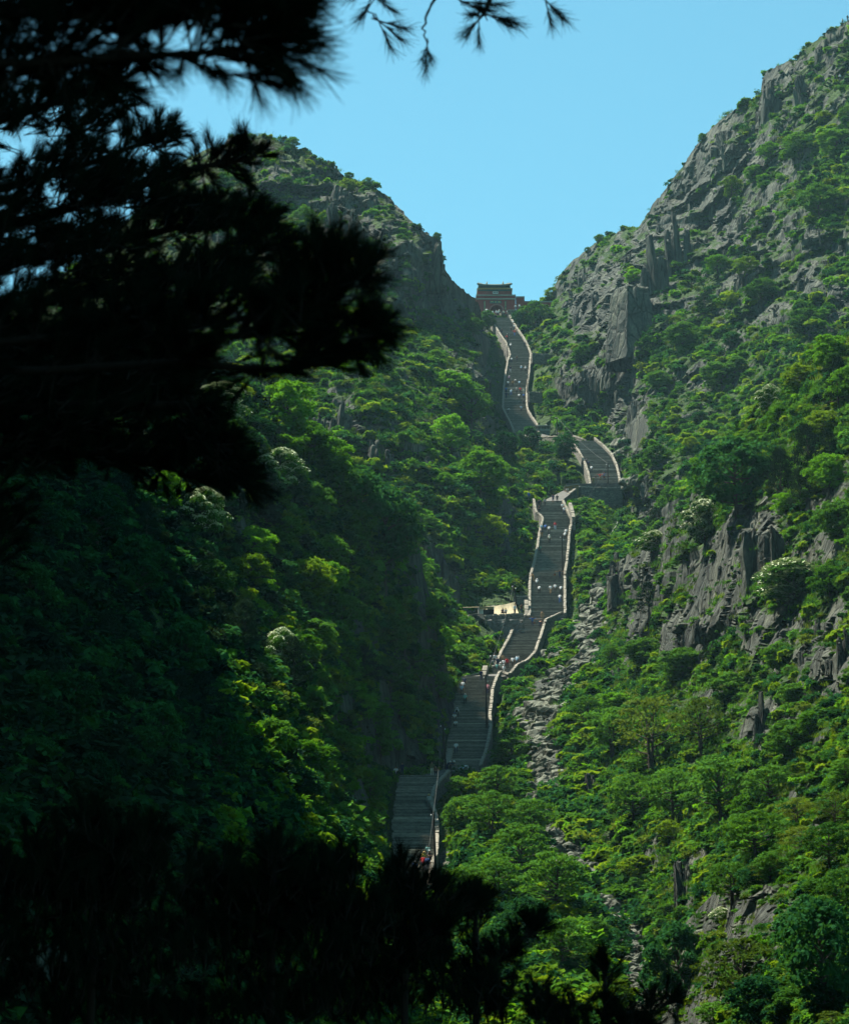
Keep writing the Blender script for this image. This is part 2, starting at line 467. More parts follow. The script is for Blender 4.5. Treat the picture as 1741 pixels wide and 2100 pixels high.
def sheet(name, us, top, vbot, ctrl, step, rocks, seed, back=(1.5, 5, 14, 40, 90), drop=(-0.2, 1.5, 8, 34, 90), macro=1.0, ledge=1.0, fine=1.0, kind='structure', cone=(0.7, 5, 6), lush=0.0, calm=(1.5, 14)):
    us = np.array(us, dtype=float)
    tp = np.array(top, dtype=float)
    vt = np.interp(us, tp[:, 0], tp[:, 1]); vb = np.interp(us, *np.array(vbot, dtype=float).T) if hasattr(vbot, '__len__') else np.full(len(us), float(vbot))
    nr = int(np.max(vb-vt)/step)+2
    T = np.linspace(0, 1, nr)[:, None]
    U = np.repeat(us[None, :], nr, 0); V = vb[None, :]+(vt-vb)[None, :]*T
    f = tps(ctrl)
    Y = f(U, V)
    a = FPX*math.cos(PITCH)-(1050-V)*math.sin(PITCH); b = FPX*math.sin(PITCH)+(1050-V)*math.cos(PITCH)
    rx = (U-870.5)/a; rz = b/a
    X = rx*Y; Z = rz*Y
    rk = rockiness(U, V, rocks)
    near, _ = corridor(np.c_[X.ravel(), Y.ravel(), Z.ravel()]); near = near.reshape(Y.shape)
    wS = sstep(*calm, near)                           # calm beside the stairs
    sc = np.clip(Y/500, 0.35, 1.3)
    # buttresses and gullies: depth only
    nb = fbm(X/34+seed, Y/60, Z/70, seed, 3)
    rid = 1-np.abs(fbm(X/22+Z/60, Y/55, Z/60, seed+5, 3))*2
    dY = macro*wS*sc*(9*nb+7*rid)
    # ledges and cliffs
    ph = fbm(X/40, Y/80, Z/50, seed+9, 3)*2.6 - X*0.022
    edge = sstep(0, 60, V-vt[None, :])*0.85+0.15
    rw = np.clip(0.45+0.55*rk, 0.12, 1)*edge
    for h, wt, sh in ((17.0, 1.0, 0), (6.3, 0.6, 3.7)):
        h = h*np.clip(np.mean(sc), .5, 1.1)
        q = Z/h+ph*(1+sh*0.2)+sh
        fr = q-np.floor(q)
        g = sstep(0.62, 0.97, fr)
        dY = dY+ledge*wt*wS*rw*(h/0.75)*(g-fr)*0.62
    Y2 = Y+dY
    X = rx*Y2; Z = rz*Y2; Yw = Y2
    # broken rock: displace across the view as well
    wob = fbm(X/6, Yw/6, Z/9, seed+21, 3)
    s1 = np.clip(np.mean(sc), .45, 1)
    cx = X/(4.6*s1)+wob*1.1+Z*0.03; cz = Z/(10.5*s1)+wob*0.7; cy = Yw/(16.0*s1)+wob
    d1 = cells(cx, cy, cz, seed+31)
    d2 = cells(X/(2.0*s1)+wob+Z*.05, Yw/(11.0*s1), Z/(7.0*s1)+wob*0.8, seed+41)
    d3 = fbm(X/2.6, Yw/2.6, Z/5.0, seed+51, 3)
    rkw = np.clip(0.38+0.62*rk, 0.10, 1)*wS*fine
    grv = 1-2*np.abs(vnoise(X/(2.6*s1)+wob*.5, Yw/6, Z/(22*s1), seed+71))
    amp = (2.1*d1+0.55*d2+1.1*grv)*rkw*s1+0.9*d3*wS*s1*fine
    # horizontal facing direction of the coarse surface
    gy0, gy1 = np.gradient(Yw); gx0, gx1 = np.gradient(X); gz0, gz1 = np.gradient(Z)
    nx = gy1*gz0-gz1*gy0; ny = gz1*gx0-gx1*gz0; nz = gx1*gy0-gy1*gx0
    sgn = np.where(ny > 0, -1, 1); nx *= sgn; ny *= sgn; nz *= sgn
    L = np.sqrt(nx**2+ny**2)+1e-9
    nx /= L; ny /= L
    k = np.ones(5)/5
    X = X+nx*amp*np.clip(edge*1.4, .35, 1)*0.8; Yw = Yw+ny*amp*1.0; Z = Z+0.25*d3*edge*s1
    # crest rows fall away behind
    for dy, dz in zip(back, drop):
        jit = fbm(us/60, us*0+dy, us*0, seed+3, 2)*1.0
        X = np.vstack([X, X[nr-1:nr, :]]); Yw = np.vstack([Yw, Yw[nr-1:nr, :]+dy+jit*dy*0.3]); Z = np.vstack([Z, Z[nr-1:nr, :]-dz+jit*min(dz, 4)*0.3])
        rk = np.vstack([rk, rk[nr-1:nr, :]]); U = np.vstack([U, U[nr-1:nr]]); V = np.vstack([V, V[nr-1:nr]])
    # keep clear of the stairs
    P = np.c_[X.ravel(), Yw.ravel(), Z.ravel()]
    d, zst = corridor(P)
    lim = zst-0.9+np.where(d > 0.6, (d-0.6)*cone[0], 0)-np.clip(1.6-d, 0, 1.6)*0.3+np.clip(d-cone[1], 0, None)*cone[2]
    P[:, 2] = np.where(d < 30, np.minimum(P[:, 2], lim), P[:, 2])
    rough = cells(P[:, 0]/1.5+.3*P[:, 2]/4, P[:, 1]/2.5, P[:, 2]/3.2, seed+81)*.5+fbm(P[:, 0]/1.4, P[:, 1]/2.5, P[:, 2]/2.2, seed+82, 2)*.6
    P[:, 1] += rough*np.where((d > 1.5) & (d < 12), 1.0, 0.0)
    n0, n1 = U.shape
    idx = np.arange(n0*n1).reshape(n0, n1)
    F = np.stack([idx[:-1, :-1].ravel(), idx[:-1, 1:].ravel(), idx[1:, 1:].ravel(), idx[1:, :-1].ravel()], 1)
    Pg = P.reshape(n0, n1, 3)
    g0 = np.gradient(Pg, axis=0); g1 = np.gradient(Pg, axis=1)
    nn = np.cross(g1, g0); nn /= np.linalg.norm(nn, axis=2, keepdims=True)+1e-9
    up = nn[..., 2]*np.sign(nn[..., 2]+1e-9)
    # smooth the up-ness a little
    sm = up.copy()
    for _ in range(2):
        sm[1:-1, 1:-1] = (sm[1:-1, 1:-1]*2+sm[:-2, 1:-1]+sm[2:, 1:-1]+sm[1:-1, :-2]+sm[1:-1, 2:])/6
    pn = fbm(P[:, 0]/9, P[:, 1]/9, P[:, 2]/9, seed+61, 4).reshape(n0, n1)
    veg = sstep(0.0, 1.0, (sm-0.62)*1.9+0.62+pn*0.95-rk*0.68+0.27+lush)
    gl = gully(U, V); veg = veg*(0.12+0.88*sstep(0.6, 1.3, gl+pn*0.9))
    me = mesh_np(name, P, F, mats=[M_ROCK], smooth=False)
    at = me.attributes.new('veg', 'FLOAT', 'POINT'); at.data.foreach_set('value', veg.ravel().astype(np.float32))
    o = link(name, me); tag(o, kind=kind)
    SHEETS[name+str(seed)] = dict(P=P, F=F, veg=veg.ravel(), U=U.ravel(), V=V.ravel(), n=nn.reshape(-1, 3), shape=(n0, n1), rk=rk.ravel(), nr=nr)
    return o

def stair_ctrl(dv=0, off=0.0):
    out = []
    for fl in FLIGHTS:
        for k in np.linspace(0.05, 0.95, 4):
            v = fl['v'][0]+k*(fl['v'][1]-fl['v'][0]); Y = st_Y(fl, v)
            xl = st_x(fl, 'L', Y); xr = st_x(fl, 'R', Y); z = st_z(fl, Y)
            for x in (xl-2.0, xr+2.0):
                u, vv = proj((x, Y, z-0.8)); out.append((u, vv, Y))
    return out

SKY_M = [(-200,760),(0,640),(200,520),(300,420),(380,328),(430,306),(455,300),(470,281),(500,276),(525,284),(545,282),(565,285),(600,300),(640,318),(655,335),(685,348),(715,362),(745,375),(770,388),(800,405),(830,440),(860,470),(885,485),(903,492),(906,520),(908,545),(915,560),(935,580),(955,597),(970,610),(985,628),(1000,642),(1010,648),(1050,648),(1062,640),(1090,630),(1128,614),(1135,590),(1148,562),(1168,540),(1195,517),(1222,498),(1250,482),(1275,474),(1310,465),(1320,450),(1338,420),(1362,390),(1390,352),(1425,308),(1440,285),(1460,262),(1490,236),(1530,214),(1560,192),(1564,160),(1572,147),(1600,134),(1635,118),(1650,100),(1680,76),(1700,62),(1741,40),(1800,0),(1900,-60)]
CT_M = [(480,282,715),(560,288,712),(650,328,700),(780,395,690),(900,492,685),(912,600,700),(985,628,770),
 (700,380,690),(700,500,655),(700,620,640),(850,560,655),(850,720,620),(980,700,705),(1015,780,672),(1012,850,655),(900,760,610),(750,760,565),
 (640,800,560),(700,850,540),(850,900,545),(950,950,555),(1035,960,575),(800,1050,500),(950,1100,524),(1035,1150,532),(900,1240,480),(1000,1275,485),(960,1340,462),(930,1450,462),(850,1500,445),(800,1400,455),(1000,1248,503),(940,1250,497),(1040,1222,514),(1000,1308,476),(930,1304,474),
 (430,310,715),(200,540,690),(-150,760,640),(300,800,540),(-150,800,520),(0,1200,430),(500,1300,430),(700,1400,430),(0,2200,300),(500,2200,300),(600,1700,350),
 (1045,640,812),(1100,640,812),(1128,616,820),(1200,517,815),(1310,466,790),(1380,365,775),(1450,272,760),(1565,165,735),(1741,40,700),(1900,-60,670),
 (1150,760,705),(1230,700,700),(1300,620,690),(1320,740,660),(1400,800,620),(1480,480,710),(1600,450,660),(1700,800,540),(1300,880,600),(1500,950,540),(1340,1030,540),(1741,1100,450),(1350,1200,470),
 (1741,1500,400),(1500,1500,390),(1741,2200,300),(1741,300,655),(1600,250,705),(1741,600,590),(1200,872,678),(1160,862,688),(1250,872,676),(1300,880,650),(1180,830,695),(1240,800,690),(1290,1000,575),
 (1060,960,605),(1130,960,620),(1150,1000,595),(1200,1060,562),(1230,1150,525),(1240,1240,492),(1220,1330,455),(1180,1400,428),(1130,1470,402),(1110,1550,378),(1130,1620,356),(1150,1740,326),(1250,1850,300),(1300,1950,280),(1320,2080,258),(1300,2250,236),
 (1040,1640,362),(1000,1760,322),(1100,1850,298),(1000,1950,282),(900,2000,274),(850,2150,250),(1100,2200,240),(960,1640,366)]
us_M = np.r_[np.arange(-200, 450, 10), np.arange(450, 1250, 2.4), np.arange(1250, 1780, 2.4), np.arange(1780, 1900, 12)]
sheet('mountain', us_M, SKY_M, 2260, CT_M+stair_ctrl(), 2.7, ROCKS, 3, lush=0.07)

TOP_F = [(-420,380),(-200,560),(0,690),(200,700),(300,690),(380,705),(430,760),(500,800),(560,835),(610,875),(660,925),(720,965),(780,1010),(830,1060),(858,1120),(868,1180),(885,1240),(915,1290),(938,1340),(950,1390),(960,1420),(990,1500),(1000,1600)]
CT_F = [(-400,500,300),(-400,1400,170),(-400,2100,80),(0,700,330),(200,720,350),(380,710,372),(560,840,385),(660,925,392),(780,1010,402),(860,1150,415),(915,1290,430),(938,1340,440),(950,1400,448),(962,1460,446),(985,1560,430),
 (300,1000,322),(0,1100,268),(500,1150,345),(500,1400,312),(700,1200,372),(700,1400,350),(800,1300,392),(860,1300,410),(800,1450,384),(860,1450,405),(925,1480,425),(905,1560,396),(860,1575,389),(820,1585,385),(600,1600,300),(740,1600,346),(795,1640,362),(790,1700,343),(780,1780,320),(400,1600,258),(0,1500,200),(0,2100,130),(400,2100,185),(700,1800,292),(850,1900,310),(700,2100,225),(820,2100,258),(900,2150,262),(200,1800,165)]
us_F = np.r_[np.arange(-420, 0, 12), np.arange(0, 450, 5), np.arange(450, 1000, 2.8)]
sheet('hillside', us_F, TOP_F, [(-420,2260),(700,2260),(860,2200),(1000,1800)], CT_F, 3.0, ROCKS_F, 13, macro=0.5, ledge=0.6, cone=(2.0, 1.2, 8), lush=0.45, calm=(0.8, 7))

TOP_B = [(1120,1640),(1150,1560),(1170,1500),(1200,1400),(1225,1320),(1238,1260),(1245,1200),(1262,1160),(1290,1135),(1330,1100),(1365,1075),(1400,1050),(1415,1030),(1425,985),(1440,955),(1480,915),(1520,880),(1560,840),(1600,800),(1640,752),(1665,718),(1700,700),(1741,690),(1800,660),(1900,600)]
CT_B = [(1900,600,370),(1741,690,382),(1640,760,388),(1560,840,395),(1430,960,410),(1330,1100,432),(1262,1165,468),(1245,1240,494),(1225,1330,462),(1190,1420,430),(1160,1500,400),(1130,1600,368),
 (1600,1100,340),(1400,1300,385),(1300,1250,435),(1600,1400,305),(1300,1500,365),(1230,1500,385),(1741,1300,290),(1400,1700,295),(1250,1700,325),(1180,1700,345),(1600,1700,255),(1741,1900,205),(1300,1850,298),(1350,1950,272),(1500,2000,230),(1741,2250,180),(1350,2200,240),(1120,1700,350),(1200,1850,312)]
us_B = np.r_[np.arange(1120, 1780, 2.4), np.arange(1780, 1900, 10)]
sheet('hillside', us_B, TOP_B, [(1120,1700),(1180,1760),(1280,1900),(1350,2050),(1400,2230),(1900,2230)], CT_B, 2.7, ROCKS_B, 23, macro=0.55, ledge=0.9, lush=0.05)

TOP_C = [(1300,2150),(1330,2060),(1350,1990),(1385,1915),(1430,1870),(1480,1815),(1540,1765),(1600,1725),(1650,1685),(1700,1635),(1741,1600),(1900,1500)]
CT_C = [(1900,1500,210),(1741,1600,212),(1600,1725,215),(1480,1815,222),(1390,1915,250),(1345,2000,262),(1310,2100,255),(1600,1900,185),(1741,1900,172),(1450,2050,205),(1600,2200,150),(1900,2200,130),(1380,2180,225)]
us_C = np.r_[np.arange(1300, 1780, 2.8), np.arange(1780, 1900, 10)]
sheet('hillside', us_C, TOP_C, 2260, CT_C, 3.0, ROCKS_C, 33, macro=0.35, ledge=0.7, lush=0.1)

# near ground under the camera and an unseen steep western wall, added and shaped to shade the pines and left slope
xs = np.r_[np.linspace(-420, -150, 20), np.linspace(-146, -10, 110), np.linspace(-6, 120, 32)]; ys = np.linspace(-160, 420, 130)
GX, GY = np.meshgrid(xs, ys)
rise = np.clip(-GX-(10+np.clip(GY, 0, 400)*0.125), 0, None)
GZ = -2.0-0.02*GX+np.where(GY > 0, 0.052*GY, 0.25*GY)+np.where(rise < 41, rise*5.5, 225+(rise-41)*0.12)+fbm(GX/14, GY/14, GY*0, 71, 4)*1.2*(0.2+np.clip(rise/10, 0, 3))
n0, n1 = GX.shape; idx = np.arange(n0*n1).reshape(n0, n1)
F = np.stack([idx[:-1, :-1].ravel(), idx[:-1, 1:].ravel(), idx[1:, 1:].ravel(), idx[1:, :-1].ravel()], 1)
me = mesh_np('ground', np.c_[GX.ravel(), GY.ravel(), GZ.ravel()], F, mats=[M_ROCK], smooth=True)
at = me.attributes.new('veg', 'FLOAT', 'POINT'); at.data.foreach_set('value', np.full(n0*n1, 0.9, dtype=np.float32))
tag(link('ground', me), kind='structure')
def ground_z(x, y):
    i = np.argmin(abs(xs-x)); j = np.argmin(abs(ys-y)); return float(GZ[j, i])

# far ground that closes the scene at the horizon
bmf = MB(); bmf.quad((-900, -400, -60), (900, -400, -60), (900, 1300, -60), (-900, 1300, -60))
tag(bmf.build('ground', plain('far_ground', (0.06, 0.09, 0.03), 0.95, 0.3, 0.01)), kind='structure')

# the air of the ravine: far slopes fade to blue
hz, nt, b = new_mat('haze_air')
nt.nodes.remove(b)
pv = N(nt, 'ShaderNodeVolumePrincipled'); pv.inputs['Color'].default_value = (0.50, 0.86, 1.0, 1); pv.inputs['Density'].default_value = HAZE
pv.inputs['Anisotropy'].default_value = 0.1
nt.links.new(pv.outputs[0], nt.nodes['Material Output'].inputs['Volume'])
hb = MB(); hb.box(-950, 950, -450, 1400, -61.5, 430)
tag(hb.build('haze', hz), kind='stuff')

# surfaces to stand things on
_v = []; _f = []; _off = 0
for s in SHEETS.values():
    _v.append(s['P']); _f.append(s['F']+_off); _off += len(s['P'])
_V = np.concatenate(_v); _Fq = np.concatenate(_f)
_T = np.concatenate([_Fq[:, [0, 1, 2]], _Fq[:, [0, 2, 3]]])
BVH = BVHTree.FromPolygons(_V.tolist(), _T.tolist(), all_triangles=True)
def hit(u, v):
    d = Vector(ray(u, v)); r = BVH.ray_cast(Vector((0, 0, 0)), d.normalized())
    return (r[0], r[1]) if r[0] is not None else (None, None)
def drop_to(x, y, z):
    r = BVH.ray_cast(Vector((x, y, z+6)), Vector((0, 0, -1)))
    return r[0]
# ------------------------------------------------------------------ words that find a place
MARKS = [(1018,600,'the red gate tower'),(1292,655,'the tall dark rock block'),(1120,870,'the small pavilion'),(1172,1003,'the yellow hut'),(1020,1248,'the canvas shelter'),
 (1400,480,'the great grey cliff'),(1590,180,'the summit crags'),(700,400,'the left peak'),(790,920,'the rock pillars'),(1520,1000,'the largest dark green crown'),(1630,1200,'the big white blossoming tree'),
 (1290,1165,'the rounded boulder cliff'),(1125,1440,'the big gully boulders'),(1300,1930,'the lower gully boulders'),(1610,1900,'the slanting slab'),(635,1200,'the yellow green layered tree'),
 (455,840,'the white flowering tree'),(860,1680,'the lowest stair flight'),(970,1480,'the fifth stair flight'),(1055,780,'the topmost stair flight'),(1235,950,'the second stair flight'),(1125,1150,'the middle stair flight'),
 (1410,1810,'the black ribbed crag'),(1560,1110,'the fluted cliff'),(1690,400,'the upper right woods'),(250,1180,'the dark left slope'),(450,1500,'the shaded lower slope'),(700,1450,'the shaded rock faces'),
 (1200,1100,'the green slope beside the middle flight'),(1380,1540,'the lacy tree'),(1700,1650,'the right edge of the ravine'),(960,930,'the bright tree cluster'),(1480,620,'the broken upper slope'),(1150,1830,'the gully thicket')]
def whereabouts(u, v):
    best = min(MARKS, key=lambda m: (m[0]-u)**2+(m[1]-v)**2)
    du, dv = u-best[0], v-best[1]; d = math.hypot(du, dv)
    if d < 25: rel = 'right beside'
    elif abs(dv) > abs(du)*1.8: rel = ('above' if dv < 0 else 'below')
    elif abs(du) > abs(dv)*1.8: rel = ('left of' if du < 0 else 'right of')
    else: rel = ('above and ' if dv < 0 else 'below and ')+('left of' if du < 0 else 'right of')
    far = 'close ' if 25 <= d < 60 else ('well ' if d > 130 else '')
    return f'{far}{rel} {best[2]}'

# ------------------------------------------------------------------ foliage meshes
def leaf_quads(C, size, out=None, rng=RNG, flat=0.55, stretch=1.5):
    """a small rhombic leaf at every centre; normals lean upward and outward"""
    n = len(C)
    nr = rng.normal(size=(n, 3)); nr[:, 2] = np.abs(nr[:, 2])+flat
    if out is not None: nr += out*0.8
    nr /= np.linalg.norm(nr, axis=1, keepdims=True)
    t = rng.normal(size=(n, 3)); t -= nr*(t*nr).sum(1, keepdims=True); t /= np.linalg.norm(t, axis=1, keepdims=True)
    b = np.cross(nr, t)
    s = (size*rng.uniform(0.6, 1.35, n))[:, None]
    V = np.stack([C+t*s*stretch*0.5, C+b*s*0.42, C-t*s*stretch*0.5, C-b*s*0.42], 1).reshape(-1, 3)
    return V, np.arange(4*n).reshape(n, 4)

def pads_crown(Rr, H, npads, nleaf, size, flatten=0.5, top_bias=0.5, seed=0, shell=0.35, base=0.25):
    rng = np.random.default_rng(seed)
    pads = []
    for i in range(npads):
        k = (i+0.5)/npads
        z = H*(base+(1-base)*k**0.85)
        prof = math.sin(math.pi*min(0.98, max(0.06, (k*0.86+0.12))))**0.7
        r = Rr*prof*math.sqrt(rng.uniform(0.15, 1))
        a = i*2.399963+rng.uniform(-.4, .4)
        pr = Rr*rng.uniform(0.26, 0.46)
        pads.append((r*math.cos(a), r*math.sin(a), z, pr))
    Cs, Os = [], []
    for (x, y, z, pr) in pads:
        m = int(nleaf/npads*rng.uniform(.7, 1.3))
        d = rng.normal(size=(m, 3)); d /= np.linalg.norm(d, axis=1, keepdims=True)
        d[:, 2] = np.where(d[:, 2] < -0.25, -d[:, 2], d[:, 2])
        rad = pr*(rng.uniform(0, 1, m)**shell)*rng.uniform(0.75, 1.12, m)
        c = d*rad[:, None]; c[:, 2] *= flatten
        c[:, 2] -= 0.10*pr*(np.hypot(c[:, 0], c[:, 1])/pr)**2
        Cs.append(c+[x, y, z]); Os.append(d)
    C = np.concatenate(Cs); O = np.concatenate(Os)
    V, F = leaf_quads(C, size, O, rng)
    return V, F, pads

def limb_mesh(name, pads, H, rad, mat, seed, trunks=1, base=0.25):
    rng = random.Random(seed); m = MB()
    for t in range(trunks):
        lean = Vector((rng.uniform(-.5, .5), rng.uniform(-.5, .5), 0))*(0.6 if trunks == 1 else 1.6)
        p = [Vector((lean.x*0.1*t, lean.y*0.1, -1.0)), Vector((lean.x*.2, lean.y*.2, H*.16)), Vector((lean.x*.5, lean.y*.3, H*.36)), Vector((lean.x*.7, lean.y*.6, H*.62)), Vector((lean.x*.8, lean.y*.8, H*.86))]
        m.tube(p, [rad*1.25, rad, rad*.75, rad*.42, rad*.12], 6)
        for i, (x, y, z, pr) in enumerate(pads):
            if i % trunks != t: continue
            k = min(0.75, max(0.12, z/H-0.22))
            q = p[1].lerp(p[4], k) if k > .2 else p[1].lerp(p[3], k)
            e = Vector((x, y, z-0.1*pr)); mid = q.lerp(e, 0.5)+Vector((rng.uniform(-.2, .2), rng.uniform(-.2, .2), -0.06*H*rng.random()))
            m.tube([q, mid, e], [rad*.36, rad*.2, rad*.06], 4, cap=False)
    return m.mesh(name, [mat])

PROTO = {}     # kind -> list of (crown mesh, trunk mesh, flower mesh or None, radius, height)
def make_kind(kind, mat, n, Rr, H, npads, nleaf, size, flower=False, trunks=1, **kw):
    PROTO[kind] = []
    for i in range(n):
        V, F, pads = pads_crown(Rr, H, npads, nleaf, size, seed=hash_s(kind)+i, **kw)
        cm = mesh_np('crown', V, F, mats=[mat])
        tm = limb_mesh('trunk', pads, H, Rr*0.055, M_BARK, i+5, trunks)
        fm = None
        if flower:
            rng = np.random.default_rng(i+99)
            c = []
            for (x, y, z, pr) in pads:
                k = 120; a = rng.uniform(0, 6.28, k); rr = pr*np.sqrt(rng.uniform(0, 1, k))
                c.append(np.c_[x+rr*np.cos(a), y+rr*np.sin(a), z+pr*0.5*np.sqrt(np.clip(1-(rr/pr)**2, 0, 1))+0.06])
            Vf, Ff = leaf_quads(np.concatenate(c), 0.26, None, rng, flat=1.5, stretch=1.1)
            fm = mesh_np('blossom', Vf, Ff, mats=[M_FLOWER])
        PROTO[kind].append((cm, tm, fm, Rr, H))
def hash_s(s): return sum(ord(c)*(i+3) for i, c in enumerate(s)) % 9973

make_kind('bright', LEAF['bright'], 3, 3.2, 5.6, 30, 4200, 0.30)
make_kind('mid', LEAF['mid'], 3, 3.2, 5.4, 28, 3800, 0.30)
make_kind('deep', LEAF['deep'], 3, 3.4, 5.8, 34, 4400, 0.31)
make_kind('yellow', LEAF['yellow'], 2, 3.0, 4.6, 24, 3000, 0.29, flatten=0.4)
make_kind('flower', LEAF['mid'], 2, 3.3, 5.0, 28, 3400, 0.29, flower=True)
make_kind('acacia', LEAF['mid'], 3, 3.6, 5.8, 26, 2600, 0.27, flatten=0.28, trunks=2, base=0.38)
make_kind('lacy', LEAF['olive'], 2, 3.4, 5.6, 22, 1500, 0.24, flatten=0.26, trunks=2, base=0.38)
# dark pines: whorled tufts
PROTO['pine'] = []
for i in range(3):
    rng = np.random.default_rng(300+i); C = []; pads = []
    H = 6.0
    for k in range(46):
        t = (k+.5)/46; z = H*(0.12+0.88*t); r = 2.0*(1-t)**0.75*rng.uniform(.45, 1.05)+0.12; a = k*2.4+rng.uniform(-.4, .4)
        c = np.array([r*math.cos(a), r*math.sin(a), z+0.15*r]); pads.append((c[0], c[1], c[2], 0.4))
        m = 62; d = rng.normal(size=(m, 3)); d[:, 2] = np.abs(d[:, 2])*1.2; d /= np.linalg.norm(d, axis=1, keepdims=True)
        C.append(c+d*rng.uniform(.12, .62, m)[:, None]*[1, 1, .8])
    C = np.concatenate(C)
    n = len(C); t = rng.normal(size=(n, 3))*[.55, .55, .2]+[0, 0, 1]; t /= np.linalg.norm(t, axis=1, keepdims=True)
    b = rng.normal(size=(n, 3)); b -= t*(b*t).sum(1, keepdims=True); b /= np.linalg.norm(b, axis=1, keepdims=True)
    L = rng.uniform(.26, .5, n)[:, None]
    V = np.stack([C-b*.045, C+b*.045, C+t*L], 1).reshape(-1, 3)
    PROTO['pine'].append((mesh_np('crown', V, np.arange(3*n).reshape(n, 3), mats=[LEAF['needle']]), limb_mesh('trunk', pads[::2], H, .13, M_BARK, i+40), None, 2.0, H))

NAMEOF = {'bright': ('broadleaf_tree', 'bright green broadleaf tree', 'tree'), 'mid': ('broadleaf_tree', 'mid green broadleaf tree', 'tree'), 'deep': ('broadleaf_tree', 'deep green broadleaf tree', 'tree'),
 'yellow': ('broadleaf_tree', 'yellow green layered tree', 'tree'), 'flower': ('flowering_tree', 'white flowering tree', 'tree'), 'acacia': ('acacia_tree', 'spreading tree with flat leaf layers', 'tree'),
 'lacy': ('acacia_tree', 'lacy thin-leaved tree with dark limbs', 'tree'), 'pine': ('pine_tree', 'dark pine tree', 'tree')}
TREE_GROUP = {'bright': 'bright green trees on the slopes', 'mid': 'mid green trees on the slopes', 'deep': 'deep green trees on the slopes', 'yellow': 'yellow green trees on the slopes', 'flower': 'white flowering trees on the slopes',
 'acacia': 'spreading flat-layered trees in the ravine', 'lacy': 'lacy trees in the ravine', 'pine': 'dark pines on the slopes'}
n_tree = 0
def put_tree(kind, p, Rm, Hm, label, i=None):
    global n_tree
    pr = PROTO[kind]; cm, tm, fm, R0, H0 = pr[(n_tree if i is None else i) % len(pr)]
    n_tree += 1
    nm, _, cat = NAMEOF[kind]
    t = empty(nm, p, random.uniform(0, 6.28)); t.scale = (Rm/R0, Rm/R0, Hm/H0)
    link('trunk', tm, t); link('crown', cm, t)
    if fm: link('blossom', fm, t)
    tag(t, label, cat, TREE_GROUP[kind]); return t

def tree_at(kind, u, vb, wpx, hpx, label=None):
    """a tree whose foot shows near (u, vb); width and height as it appears"""
    p, n = hit(u, vb)
    if p is None: return
    Y = p.y; Rm = wpx/2*Y/FPX; Hm = hpx*Y/FPX*1.08
    put_tree(kind, p-Vector((0, 0, 0.15*Rm)), Rm, Hm, label or f"{NAMEOF[kind][1]} {whereabouts(u, vb-hpx*.5)}")

